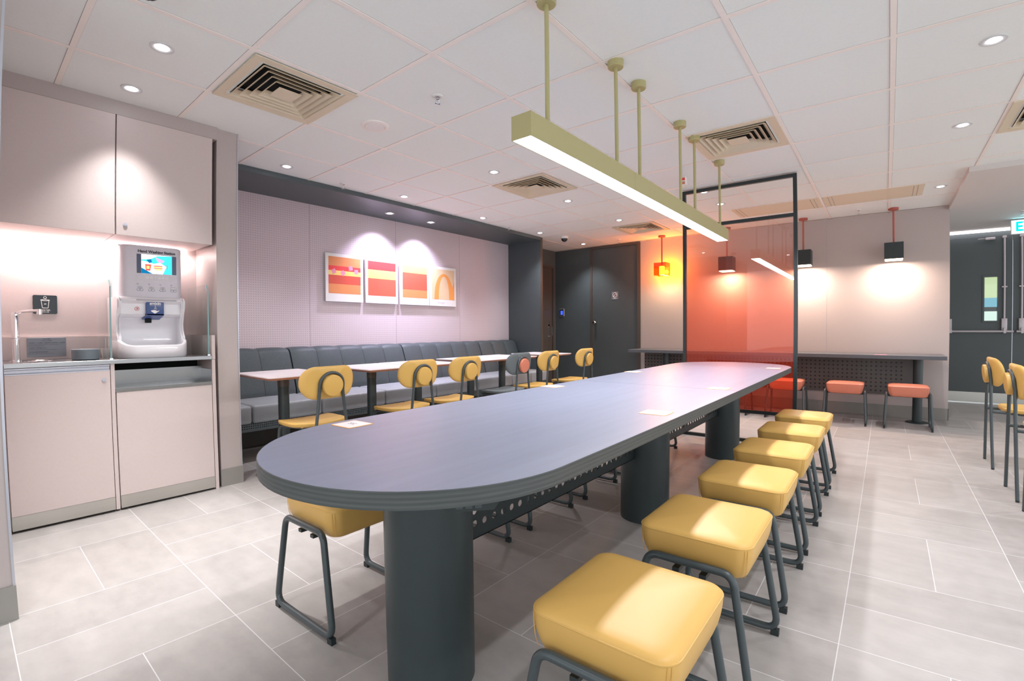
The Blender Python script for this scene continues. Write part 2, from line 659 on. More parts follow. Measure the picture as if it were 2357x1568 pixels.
def struct(name, b, m=None, parent=None, smooth=0):
    o = b.build(name, m, parent, smooth)
    if not parent:
        o['kind'] = 'structure'
    return o


def text(name, body, size, loc, rot, m, parent, align='CENTER', bold=0.0, ext=0.0006, sx=1.0):
    cu = bpy.data.curves.new(name, 'FONT')
    cu.body = body
    cu.size = size
    cu.align_x = align
    cu.align_y = 'CENTER'
    cu.extrude = ext
    cu.offset = bold
    cu.materials.append(m)
    o = bpy.data.objects.new(name, cu)
    col.objects.link(o)
    o.parent = parent
    o.location = loc
    o.rotation_euler = rot
    o.scale = (sx, 1, 1)
    return o


ROT_X = (PI / 2, 0, PI / 2)      # lettering on a face that looks along +X
ROT_Y = (PI / 2, 0, 0)           # lettering on a face that looks along -Y


def spot(name, loc, w, color, angle, blend=0.5, parent=None, radius=0.03, rot=(0, 0, 0)):
    l = bpy.data.lights.new(name, 'SPOT')
    l.energy = w
    l.color = color
    l.spot_size = math.radians(angle)
    l.spot_blend = blend
    l.shadow_soft_size = radius
    o = bpy.data.objects.new(name, l)
    col.objects.link(o)
    o.location = loc
    o.rotation_euler = rot
    if parent: o.parent = parent
    return o


def area(name, loc, w, color, sx, sy, rot=(0, 0, 0), parent=None, spread=180):
    l = bpy.data.lights.new(name, 'AREA')
    l.energy = w
    l.color = color
    l.shape = 'RECTANGLE'
    l.size, l.size_y = sx, sy
    l.spread = math.radians(spread)
    o = bpy.data.objects.new(name, l)
    col.objects.link(o)
    o.location = loc
    o.rotation_euler = rot
    if parent: o.parent = parent
    return o


H = 2.405        # tiled ceiling
HS = 2.36        # lower soffits

# ================================================================== the setting
struct('floor', B().box(-5.2, 3.6, -3.0, 9.2, -0.06, 0.0), M['floor'])
b = B()
b.box(-5.2, 0.613, -3.0, 7.1, H, H + 0.06)
b.box(0.613, 3.6, -3.0, 5.40, H, H + 0.06)
ce = struct('ceiling', b, M['ceil'])
b = B()
b.box(0.613, 3.6, 5.40, 9.0, HS, HS + 0.10)
struct('ceiling_soffit', b, M['soffit'])
# suspended grid bars
b = B()
k = -6
xs = [0.057 + 0.604 * k for k in range(-8, 6)]
ys = [0.36 + 0.6025 * k for k in range(-5, 12)]
for x in xs:
    y1 = 7.0 if x < 0.6 else 5.40
    y0 = -3.0
    if x < -4.1: y0 = 5.85
    elif x < -3.5: y0 = 1.33
    b.box(x - 0.0125, x + 0.0125, y0, y1, H - 0.004, H + 0.001)
for y in ys:
    x0 = -3.46 if y < 1.33 else (-4.09 if y < 5.8 else -4.66)
    x1 = 3.6 if y < 5.4 else 0.613
    b.box(x0, x1, y - 0.0125, y + 0.0125, H - 0.0035, H + 0.001)
b.box(-4.66, 0.613, 6.975, 7.0, H - 0.004, H)
struct('trim_1', b, M['bar'])

# back wall with the taupe panel and the dark panel with the door
b = B()
b.mat(M['lamwall'])
b.box(-3.085, 0.62, 7.0, 7.12, 0.0, H)
b.box(0.50, 0.62, 7.12, 8.8, 0.0, H)
b.mat(M['dark'])
b.box(-4.66, -3.955, 7.0, 7.12, 0.0, H)
b.box(-3.955, -3.085, 7.0, 7.12, 2.395, H)
b.mat(M['grey']).box(-0.592, -0.588, 6.9992, 7.0, 0.7, 2.4)
struct('wall_back', b)
b = B().box(-3.085, 0.624, 6.992, 7.0, 0.0, 0.135).box(0.62, 0.628, 6.992, 8.8, 0, 0.135)
struct('baseboard_back', b, M['skirt'])
# door in the back wall
d1 = struct('door_1', B().box(-3.93, -3.135, 7.005, 7.045, 0.006, 2.36, 0.002, 1), M['doordark'])
struct('door_frame', B().box(-3.965, -3.93, 6.988, 7.05, 0, 2.385).box(-3.135, -3.08, 6.988, 7.05, 0, 2.385).box(-3.93, -3.135, 6.988, 7.05, 2.36, 2.40), M['brown'], d1)
b = B().cyl((-3.875, 7.005, 1.155), 0.028, -0.012, 'Y').cyl((-3.875, 6.993, 1.155), 0.012, -0.03, 'Y')
b.cyl((-3.875, 6.965, 1.155), 0.02, -0.012, 'Y', r2=0.028).cyl((-3.875, 6.953, 1.155), 0.028, -0.012, 'Y', r2=0.02)
struct('door_knob', b, M['chrome'], d1, 30)
sg = struct('door_sign', B().prism(rrect(-3.575, -3.461, 1.519, 1.643, 0.006), 7.005, 7.0, 'Y'), M['plate'], d1)
ring = [(-3.518 + 0.036 * math.cos(a), 6.998, 1.590 + 0.036 * math.sin(a)) for a in [2 * PI * i / 32 for i in range(32)]]
b = B().tube(ring, 0.0035, 6, True).tube([(-3.543, 6.998, 1.565), (-3.493, 6.998, 1.615)], 0.0035, 6)
for i, w in enumerate((0.03, 0.024)):
    b.box(-3.518 - w, -3.518 + w, 6.9985, 7.0, 1.539 - i * 0.010, 1.543 - i * 0.010)
struct('no_entry_symbol', b, M['whitem'], d1, 30)

# dark side wall beyond the bench recess, with a second door
b = B().box(-4.76, -4.66, 5.80, 6.10, 0, H).box(-4.76, -4.66, 6.93, 7.12, 0, H).box(-4.76, -4.66, 6.10, 6.93, 2.14, H)
struct('wall_left', b, M['dark'])
d2 = struct('door_2', B().box(-4.70, -4.665, 6.12, 6.90, 0.006, 2.10), M['brown'])
struct('door_frame', B().box(-4.71, -4.645, 6.10, 6.12, 0, 2.14).box(-4.71, -4.645, 6.90, 6.945, 0, 2.14).box(-4.71, -4.645, 6.12, 6.90, 2.10, 2.14), M['brown'], d2)
b = B().tube(rounded([(-4.665, 6.80, 1.09), (-4.60, 6.80, 1.09), (-4.60, 6.80, 0.925), (-4.665, 6.80, 0.925)], 0.025), 0.009, 8)
b.box(-4.668, -4.662, 6.785, 6.82, 1.10, 1.17).box(-4.668, -4.662, 6.785, 6.815, 0.89, 1.13)
struct('door_handle', b, M['chrome'], d2, 40)

# bench recess: perforated wall, dark soffit and end partition
struct('wall_recess', B().box(-4.80, -4.705, 1.20, 5.80, 0, HS), M['peg'])
b = B().box(-4.72, -4.088, 1.325, 5.755, HS, H - 0.001)
b.box(-4.75, -4.70, 1.3, 5.75, H - 0.01, H)
struct('ceiling_recess', b, M['dark'])
b = B().mat(M['dark']).box(-4.705, -4.092, 5.755, 5.80, 0, H).mat(M['brown']).box(-4.092, -4.088, 5.753, 5.802, 0, H)
struct('wall_partition', b)

# pier between washing alcove and bench recess
struct('wall_pier', B().box(-4.72, -3.485, 1.19, 1.325, 0.0, H), M['lamwall'])
struct('baseboard_pier', B().box(-4.7, -3.479, 1.186, 1.331, 0, 0.118), M['skirt'])
struct('trim_2', B().box(-3.487, -3.481, 1.322, 1.328, 0, H), M['alum'])
# alcove shell
b = B().box(-3.99, -3.89, 0.02, 1.19, 0, H).box(-3.99, -3.50, 0.02, 0.10, 0, H)
struct('wall_alcove', b, M['lam'])
# near wall end at the left edge of the picture
struct('wall_near', B().box(-3.5, -2.42, -1.6, 0.092, 0, H), M['lamwall'])
struct('baseboard_near', B().box(-3.5, -2.412, -1.6, 0.097, 0, 0.13), M['skirt'])
struct('trim_3', B().box(-2.424, -2.417, 0.088, 0.096, 0.0, H), M['alum'])

# corridor end wall with the dark double doors
b = B().box(0.62, 0.72, 8.8, 8.92, 0, HS).box(2.26, 3.6, 8.8, 8.92, 0, HS).box(0.72, 2.26, 8.8, 8.92, 2.27, HS)
struct('wall_corridor', b, M['dark'])
struct('trim_4', B().box(0.62, 3.0, 8.70, 8.80, 2.335, 2.36), M['corr'])
for n, (xa, xb) in enumerate(((0.73, 1.437), (1.445, 2.25))):
    b = B()
    if n == 0:
        wx0, wx1, wz0, wz1 = 1.15, 1.29, 1.135, 1.725
        b.box(xa, wx0, 8.79, 8.84, 0.02, 2.265).box(wx1, xb, 8.79, 8.84, 0.02, 2.265)
        b.box(wx0, wx1, 8.79, 8.84, 0.02, wz0).box(wx0, wx1, 8.79, 8.84, wz1, 2.265)
    else:
        b.box(xa, xb, 8.79, 8.84, 0.02, 2.265)
    d = struct('door_%d' % (3 + n), b, M['doordark'])
    struct('kick_plate', B().box(xa + 0.004, xb - 0.004, 8.786, 8.79, 0.022, 0.157), M['steel'], d)
    if n == 0:
        b = B().box(1.128, 1.312, 8.780, 8.79, 1.112, 1.135).box(1.128, 1.312, 8.780, 8.79, 1.725, 1.748)
        b.box(1.128, 1.15, 8.780, 8.79, 1.135, 1.725).box(1.29, 1.312, 8.780, 8.79, 1.135, 1.725)
        struct('window_frame', b, M['doordark'], d)
        struct('window_pane', B().box(1.15, 1.29, 8.812, 8.818, 1.135, 1.725), M['glass'], d)
    rx = 1.355 if n == 0 else 1.53
    b = B().cyl((rx, 8.765, 1.15), 0.011, 1.09, seg=12)
    b.box(rx - 0.03, rx + 0.03, 8.75, 8.79, 0.985, 1.165, 0.006, 2).box(rx - 0.014, rx + 0.014, 8.72, 8.765, 0.965, 1.04, 0.004, 1)
    b.box(rx - 0.028, rx + 0.028, 8.757, 8.79, 1.578, 1.594).box(rx - 0.02, rx + 0.02, 8.75, 8.79, 2.235, 2.262, 0.003, 1)
    if n == 0:
        b.cyl((0.78, 8.735, 0.99), 0.014, 0.665, 'X', 12).box(0.765, 0.80, 8.75, 8.79, 0.985, 1.165, 0.006, 2)
        b.box(0.76, 0.80, 8.72, 8.765, 0.965, 1.02, 0.004, 1).cyl((1.44, 8.735, 0.99), 0.0, 0.001, 'X', 6)
    else:
        b.cyl((1.475, 8.735, 0.99), 0.014, 0.70, 'X', 12)
    struct('panic_bar', b, M['handle'], d, 35)
    if n == 0:
        struct('door_closer', B().box(1.16, 1.26, 8.755, 8.79, 2.225, 2.255, 0.004, 1).box(1.08, 1.17, 8.76, 8.77, 2.24, 2.248), M['handle'], d)
        struct('edge_strip', B().box(1.4375, 1.4445, 8.788, 8.80, 0.02, 2.2), M['alum'], d)
# the lit room behind the door's window
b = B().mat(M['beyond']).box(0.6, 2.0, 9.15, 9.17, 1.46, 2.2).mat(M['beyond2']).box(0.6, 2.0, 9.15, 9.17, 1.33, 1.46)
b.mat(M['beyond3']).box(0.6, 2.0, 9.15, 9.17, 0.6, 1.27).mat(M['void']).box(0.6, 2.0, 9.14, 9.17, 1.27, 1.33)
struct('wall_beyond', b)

# access panels in the tiled ceiling
def ceil_panel(x0, x1, y0, y1, label):
    t = thing('ceiling_access_panel', label, 'ceiling panel', ((x0 + x1) / 2, (y0 + y1) / 2, H), 0, 'cream panels in the ceiling')
    w, l = (x1 - x0) / 2, (y1 - y0) / 2
    B().box(-w, w, -l, l, -0.008, 0.002, 0.002, 1).build('panel', M['cream'], t)
    b = B()
    for s in (-1, 1):
        for k in range(2):
            xx = s * (w - 0.05 - 0.035 * k)
            b.box(xx - 0.002, xx + 0.002, -l + 0.02, l - 0.02, -0.0095, -0.007)
    b.build('slot', M['skirt'], t)
ceil_panel(-0.525, 0.335, 5.78, 6.26, 'long cream ceiling panel nearest the corridor opening')
ceil_panel(-1.44, -0.555, 5.78, 6.26, 'long cream ceiling panel above the red glass screen')


# ================================================================== ceiling fixtures
def make_vent():
    t = thing('ceiling_vent', 'x', 'ceiling vent', (0, 0, 0), 0, 'square louvred vents in the ceiling')
    s = 0.29
    def frame(b, ro, ri, zo, zi, th=0.004):
        o = [(-ro, -ro), (ro, -ro), (ro, ro), (-ro, ro)]
        i_ = [(-ri, -ri), (ri, -ri), (ri, ri), (-ri, ri)]
        vs = [(x, y, zo) for x, y in o] + [(x, y, zi) for x, y in i_] + [(x, y, zo + th) for x, y in o] + [(x, y, zi + th) for x, y in i_]
        f = []
        for k in range(4):
            j = (k + 1) % 4
            f += [(k, j, 4 + j, 4 + k), (8 + k, 12 + k, 12 + j, 8 + j), (k, 8 + k, 8 + j, j), (4 + k, 4 + j, 12 + j, 12 + k)]
        b.add(vs, f)
    b = B(); frame(b, s, 0.240, -0.010, -0.006, 0.006); frame(b, 0.240, 0.218, -0.006, 0.030)
    b.build('frame', M['cream'], t, 0)
    b = B()
    for ro in (0.222, 0.184, 0.146, 0.108):
        frame(b, ro, ro - 0.031, -0.014, 0.016, 0.003)
    b.box(-0.064, 0.064, -0.064, 0.064, -0.014, -0.010)
    b.build('louvre', M['cream'], t, 0)
    B().box(-0.22, 0.22, -0.22, 0.22, 0.046, 0.050).build('duct', M['void'], t, 0)
    return t
# openings in the tiles for the vents: a dark shallow box sits just under the tile plane
vent = make_vent()
vl = [((-2.675, 1.275), 'cream square ceiling vent nearest the pale wall cabinets'),
      ((-2.675, 3.68), 'cream square ceiling vent in front of the framed prints'),
      ((-0.85, 3.66), 'cream square ceiling vent just right of the long olive pendant light'),
      ((-2.675, 6.10), 'cream square ceiling vent tinted orange by the amber pendant'),
      ((0.96, 4.265), 'cream square ceiling vent above the yellow chairs on the right')]
for i, ((x, y), lb) in enumerate(vl):
    if i == 0:
        vent.location = (x, y, H); vent['label'] = lb
    else:
        dup(vent, (x, y, H), 0, lb)
# cut the ceiling slab around the vents
def cut_ceiling(o, holes):
    bm = bmesh.new()
    xsx = sorted({-5.2, 0.613, 3.6} | {x + s * 0.222 for (x, y) in holes for s in (-1, 1)})
    ysy = sorted({-3.0, 5.40, 7.1} | {y + s * 0.222 for (x, y) in holes for s in (-1, 1)})
    vc = {}
    def V(x, y, z):
        k = (round(x, 4), round(y, 4), z)
        if k not in vc: vc[k] = bm.verts.new((x, y, z))
        return vc[k]
    for i in range(len(xsx) - 1):
        for j in range(len(ysy) - 1):
            x0, x1, y0, y1 = xsx[i], xsx[i + 1], ysy[j], ysy[j + 1]
            cx, cy = (x0 + x1) / 2, (y0 + y1) / 2
            if cx > 0.613 and cy > 5.40: continue
            if any(abs(cx - x) < 0.22 and abs(cy - y) < 0.22 for x, y in holes): continue
            bm.faces.new([V(x0, y0, H), V(x0, y1, H), V(x1, y1, H), V(x1, y0, H)])
    r = bmesh.ops.extrude_face_region(bm, geom=bm.faces[:])
    for v in r['geom']:
        if isinstance(v, bmesh.types.BMVert): v.co.z = H + 0.06
    bmesh.ops.recalc_face_normals(bm, faces=bm.faces[:])
    bm.to_mesh(o.data); bm.free()
cut_ceiling(ce, [p for p, _ in vl])


def make_down():
    t = thing('downlight', 'x', 'downlight', (0, 0, 0), 0, 'round downlights in the tiled ceiling')
    B().lathe((0, 0, 0), [(0.052, 0.0), (0.052, -0.004), (0.044, -0.005), (0.031, -0.002), (0.030, 0.0)], 28, False).build('trim_ring', M['ring'], t)
    B().lathe((0, 0, 0), [(0.027, -0.0015), (0.022, -0.005), (0.010, -0.007), (0.001, -0.0075)], 24).build('lens', M['lens'], t)
    spot('lamp', (0, 0, -0.02), W_DOWN, (0.96, 0.95, 1.0), 100, 1.0, t)
    return t
dn = make_down()
dl = [((-2.662, 0.659), 'round downlight in the tile in front of the wall cabinets', W_WASH * 6, (1, .98, .98)),
      ((-3.24, 0.659), 'round downlight nearest the wall cabinets', W_WASH * 1.3, (1, .97, .97)),
      ((-3.88, 1.866), 'round downlight over the near end of the grey bench', 0, 0),
      ((-2.70, 3.115), 'round downlight between the two nearer ceiling vents', 0, 0),
      ((-3.89, 3.092), 'round downlight along the dark recess, beside the first sprinkler', 0, 0),
      ((-3.92, 4.308), 'round downlight along the dark recess, past the framed prints', 0, 0),
      ((-2.71, 4.317), 'round downlight behind the middle ceiling vent', 0, 0),
      ((-3.915, 5.496), 'round downlight at the far corner of the dark recess', 0, 0),
      ((-2.695, 5.486), 'round downlight in front of the orange-lit vent', 0, 0),
      ((-3.898, 6.66), 'round downlight in front of the dark back door', 0, 0),
      ((0.455, 3.071), 'largest-looking round downlight at the upper right of the photo', 0, 0),
      ((0.455, 4.26), 'round downlight on the right, beside the vent at the photo edge', 0, 0),
      ((0.465, 6.005), 'round downlight beside the cream ceiling panel near the corridor', 0, 0),
      ((-1.465, 4.869), 'round downlight seen just above the top rail of the red screen', 0, 0),
      ((-1.465, 5.457), 'round downlight seen through the open top of the red screen', 0, 0),
      ((0.455, 1.86), 'unseen round downlight above the near yellow stools', 0, 0),  # this and the rest are out of view, kept for their light
      ((0.455, 0.655), 'unseen round downlight above the standpoint', 0, 0),
      ((1.66, 4.26), 'unseen round downlight added above the right-hand chairs', 0, 0),
      ((1.66, 1.86), 'unseen round downlight added in the right part of the hall', 0, 0),
      ((-1.465, -0.55), 'unseen round downlight added behind the standpoint', 0, 0)]
for i, ((x, y), lb, w, c) in enumerate(dl):
    o = dup(dn, (x, y, H), 0, lb)
    if w:
        for c_ in kids(o):
            if c_.type == 'LIGHT':
                c_.data = c_.data.copy(); c_.data.energy = w; c_.data.color = c; c_.data.spot_size = math.radians(64 if i == 0 else 82)
dn_src = dn
for (y, lb) in ((3.309, 'left one of the two spotlights in the dark recess soffit'), (3.918, 'right one of the two spotlights in the dark recess soffit')):
    o = dup(dn, (-4.42, y, HS), 0, lb, 'spotlights in the dark recess soffit')
    o['category'] = 'spotlight'
    for c_ in kids(o):
        if c_.type == 'LIGHT':
            c_.data = c_.data.copy(); c_.data.energy = W_NICHE; c_.data.color = (0.80, 0.74, 1.0)
            c_.data.spot_size = math.radians(104); c_.data.spot_blend = 1.0
            c_.rotation_euler = (0, math.radians(12), 0)

for c_ in kids(dn) + [dn]:
    bpy.data.objects.remove(c_)

# sprinklers
def make_sprinkler():
    t = thing('sprinkler_head', 'x', 'sprinkler', (0, 0, 0), 0, 'sprinkler heads in the ceiling')
    B().lathe((0, 0, 0), [(0.032, 0), (0.030, -0.006), (0.018, -0.008), (0.012, -0.004)], 20).build('plate', M['whitem'], t)
    b = B().cyl((0, 0, -0.004), 0.009, -0.016, seg=12)
    for s in (-1, 1):
        b.tube([(0, s * 0.008, -0.018), (0, s * 0.012, -0.03), (0, s * 0.004, -0.044)], 0.002, 6)
    b.lathe((0, 0, -0.044), [(0.004, 0.002), (0.016, 0), (0.015, -0.002), (0.002, -0.003)], 14).cyl((0, 0, -0.02), 0.0025, -0.024, seg=6)
    b.build('head', M['chrome'], t)
    return t
sp = make_sprinkler()
for i, (x, y, z, lb) in enumerate([(-2.06, 1.88, H, 'chrome sprinkler head beside the round white ceiling speaker'),
                                   (-3.96, 2.44, H, 'sprinkler head at the near half of the dark recess edge'),
                                   (-3.99, 4.90, H, 'sprinkler head at the far half of the dark recess edge'),
                                   (-3.29, 6.69, H, 'sprinkler head over the dark back door'),
                                   (-0.233, 6.66, H, 'sprinkler head between the two black pendants'),
                                   (1.32, 7.55, HS, 'sprinkler head above the exit sign')]):
    if i == 0:
        sp.location = (x, y, z); sp['label'] = lb
    else:
        dup(sp, (x, y, z), 0, lb)

t = thing('ceiling_speaker', 'round white flush ceiling speaker near the first vent', 'speaker', (-2.675, 1.884, H))
B().lathe((0, 0, 0), [(0.092, 0.001), (0.090, -0.006), (0.068, -0.008), (0.066, -0.003)], 36).build('rim', M['bar'], t)
B().lathe((0, 0, 0), [(0.066, -0.004), (0.064, -0.0095), (0.002, -0.010)], 36).build('grille', M['whitem'], t)

def make_dome(loc, lb, r):
    t = thing('dome_camera', lb, 'security camera', loc)
    B().lathe((0, 0, 0), [(r * 1.1, 0), (r * 1.08, -r * 0.55), (r, -r * 0.6)], 24).build('housing', M['whitem'], t)
    prof = [(r * 0.92 * math.cos(a), -r * 0.55 - r * 0.92 * math.sin(a)) for a in [PI / 2 * k / 8 for k in range(9)]]
    prof[-1] = (0.001, prof[-1][1])
    B().lathe((0, 0, 0), prof, 24).build('dome', M['smoke'], t)
make_dome((-3.80, 5.95, H), 'small dark dome camera on the ceiling past the bench recess', 0.052)
make_dome((-2.185, 0.488, H), 'dark dome camera cut by the top edge of the photo', 0.05)

t = thing('emergency_beacon', 'small white emergency beacon hanging from the ceiling behind the olive pendant', 'emergency beacon', (-1.47, 4.28, H))
B().box(-0.03, 0.03, -0.02, 0.02, -0.075, 0, 0.004, 1).build('body', M['whitem'], t)
B().box(-0.02, 0.022, -0.024, -0.018, -0.07, -0.045, 0.003, 1).build('lens', M['oran'], t)
B().box(-0.02, 0.022, -0.0225, -0.018, -0.035, -0.012).build('red_print', M['red'], t)

# ------------------------------------------------------------------ long olive pendant
t = thing('linear_pendant_light', 'long olive-yellow box pendant light hanging over the big oval table', 'pendant light', (-1.0885, 1.41, H))
z0, z1 = 1.763 - H, 1.856 - H
L = 2.70
for i in range(3):
    ya, yb = L * i / 3 + 0.0008, L * (i + 1) / 3 - 0.0008
    b = B()
    b.box(-0.046, 0.046, ya, yb, z0 + 0.006, z1)
    b.box(-0.046, -0.0425, ya, yb, z0, z0 + 0.006).box(0.0425, 0.046, ya, yb, z0, z0 + 0.006)
    if i == 0: b.box(-0.0425, 0.0425, ya, ya + 0.0035, z0, z0 + 0.006)
    if i == 2: b.box(-0.0425, 0.0425, yb - 0.0035, yb, z0, z0 + 0.006)
    hs = b.build('housing', M['olive'], t, 0)
    B().box(-0.0423, 0.0423, ya + 0.004, yb - 0.004, z0 + 0.001, z0 + 0.0055).build('diffuser', M['tube_glow'], t, 0)
    area('lamp', (0, (ya + yb) / 2, z0 - 0.002), W_LINEAR, (0.97, 0.96, 1.0), 0.08, yb - ya, parent=t)
for y in (1.586, 2.198, 2.474, 3.12, 3.409, 4.035):
    y -= 1.41
    r_ = B().cyl((0, y, z1 - 0.004), 0.0092, H - 1.856 - 0.02, seg=14).build('rod', M['olive'], t)
    B().lathe((0, y, 0), [(0.040, 0), (0.040, -0.032), (0.037, -0.036), (0.002, -0.036)], 28).build('ceiling_cap', M['olive'], t)

# ================================================================== big oval table
ZT, TH = 0.737, 0.038
t = thing('communal_table', 'long dark grey oval table on three round columns', 'table', (-1.055, 0.0, 0))
cx0 = -1.055
pol = []
c0, r0 = (-1.036 - cx0, 0.908), 0.449
c1, r1 = (-1.066 - cx0, 4.195), 0.470
for k in range(41):
    a = PI + PI * k / 40
    pol.append((c0[0] + r0 * math.cos(a), c0[1] + r0 * math.sin(a)))
for k in range(41):
    a = PI * k / 40
    pol.append((c1[0] + r1 * math.cos(a), c1[1] + r1 * math.sin(a)))
b = B()
n = len(pol)
def inset(p, d):
    out = []
    for i in range(n):
        a = Vector(p[i - 1]); c = Vector(p[(i + 1) % n]); e = (c - a).normalized()
        nrm = Vector((-e.y, e.x))
        out.append((p[i][0] + nrm.x * d, p[i][1] + nrm.y * d))
    return out
pi_ = inset(pol, 0.0015)
vs = [(x, y, ZT) for x, y in pi_] + [(x, y, ZT - 0.0015) for x, y in pol] + [(x, y, ZT - TH) for x, y in pol]
b.mat(M['woodtop'])
b.add(vs[:n], [tuple(range(n))])
b.mat(M['ply'])
b.add(vs, [(i, (i + 1) % n, n + (i + 1) % n, n + i) for i in range(n)] + [(n + i, n + (i + 1) % n, 2 * n + (i + 1) % n, 2 * n + i) for i in range(n)] + [tuple(range(2 * n, 3 * n))[::-1]])
bmesh.ops.remove_doubles(b.bm, verts=b.bm.verts[:], dist=0.00005)
b.mat(M['colm']).box(-1.52 - cx0, -0.60 - cx0, 2.520, 2.5215, ZT - 0.0004, ZT + 0.0002)
b.build('tabletop', None, t, 40)
for y in (0.932, 2.51, 4.071):
    B().cyl((-1.076 - cx0, y, 0), 0.132, ZT - TH, seg=56).build('column', M['colm'], t)
# perforated beam between the columns
b = B()
def holed(b, org, du, dv, nrm, nu, nv, cell, r, th=0.003, seg=12):
    """grid of square cells, each with a round hole; org corner, du/dv unit vectors"""
    org, du, dv, nrm = Vector(org), Vector(du), Vector(dv), Vector(nrm)
    cu, cv = cell
    for i in range(nu):
        for j in range(nv):
            c = org + du * (cu * (i + .5)) + dv * (cv * (j + .5))
            outer, inner = [], []
            for k in range(seg):
                a = 2 * PI * (k + .5) / seg
                x, y = math.cos(a), math.sin(a)
                m_ = max(abs(x), abs(y))
                # outer square point
                outer.append(c + du * (x / m_ * cu / 2) + dv * (y / m_ * cv / 2))
                inner.append(c + du * (x * r) + dv * (y * r))
            vs = outer + inner + [p + nrm * th for p in outer] + [p + nrm * th for p in inner]
            f = []
            for k in range(seg):
                l = (k + 1) % seg
                f += [(k, l, seg + l, seg + k), (2 * seg + k, 3 * seg + k, 3 * seg + l, 2 * seg + l), (seg + k, seg + l, 3 * seg + l, 3 * seg + k)]
            b.add([tuple(v) for v in vs], f)
            # corner fill
            for sx_, sy_ in ((1, 1), (-1, 1), (-1, -1), (1, -1)):
                cr = c + du * (sx_ * cu / 2) + dv * (sy_ * cv / 2)
                k0 = sorted(range(seg), key=lambda k: (outer[k] - cr).length)[:2]
                for off in (Vector((0, 0, 0)), nrm * th):
                    b.add([tuple(cr + off), tuple(outer[k0[0]] + off), tuple(outer[k0[1]] + off)], [(0, 1, 2)])
for (ya, yb) in ((1.045, 2.40), (2.62, 3.96)):
    nu = int((yb - ya) / 0.049)
    x = -1.078 - cx0
    y_0 = ya + ((yb - ya) - nu * 0.049) / 2
    holed(b, (x, y_0, 0.381), (0, 1, 0), (0, 0, 1), (-1, 0, 0), nu, 6, (0.049, 0.0445), 0.0125)
    b.box(x - 0.003, x, ya, y_0, 0.381, 0.648).box(x - 0.003, x, y_0 + nu * 0.049, yb, 0.381, 0.648)
    b.box(x - 0.003, x, ya, yb, 0.352, 0.381).box(x - 0.003, x, ya, yb, 0.648, ZT - TH)
    b.box(x - 0.03, x, ya, yb, 0.352, 0.355)
b.build('perforated_beam', M['black'], t, 0)
for (x, y, rz) in ((-0.655, 1.28, 0), (-0.70, 0.72, 0.7), (-0.66, 4.02, 0)):
    b = B().mat(M['black']).prism([(-0.07, 0), (-0.05, -0.028), (0.05, -0.028), (0.07, 0)], -0.02, 0.02, 'X')
    for k in range(3):
        b.mat(M['tube']).box(0.0195, 0.021, -0.03 + 0.02 * k, -0.016 + 0.02 * k, -0.022, -0.008)
    o = b.build('power_socket', None, t, 0)
    o.location = (x - cx0, y, ZT - TH); o.rotation_euler = (0, 0, -rz)

# cards on the table: white with an orange rim and grey print
cards = [((-1.400, 0.886), 0.06, 0.098, 'white card with orange rim at the near rounded end of the table'),
         ((-0.686, 1.700), 0.03, 0.098, 'white card with orange rim by the first column on the stool side'),
         ((-0.700, 2.57), 0.0, 0.105, 'white card with orange rim beside the tabletop joint'),
         ((-0.700, 4.085), 0.0, 0.11, 'white card with orange rim at the far end next to the red screen'),
         ((-1.475, 3.225), -0.05, 0.10, 'white card with orange rim on the bench side, farther one'),
         ((-1.457, 2.155), -0.03, 0.095, 'white card with orange rim on the bench side, nearer one')]
cd0 = None
for i, ((x, y), a, ln, lb) in enumerate(cards):
    if i == 0:
        cd0 = t_ = thing('table_card', lb, 'card', (x, y, ZT), a, 'printed cards stuck on the big table')
        B().prism(rrect(-0.052, 0.052, -0.049, 0.049, 0.008), 0.0002, 0.0012).build('rim', M['orange_border'], t_, 0)
        B().prism(rrect(-0.0475, 0.0475, -0.0445, 0.0445, 0.006), 0.0011, 0.0016).build('face', M['cardw'], t_, 0)
        b = B()
        for k, (w, yy) in enumerate(((0.022, 0.010), (0.017, 0.003), (0.020, -0.004))):
            for s in range(int(w / 0.006)):
                b.box(-w + s * 0.012, -w + s * 0.012 + 0.008, yy, yy + 0.0035, 0.0016, 0.0018)
        b.build('lettering', M['plate'], t_, 0)
    else:
        dup(cd0, (x, y, ZT), a, lb)


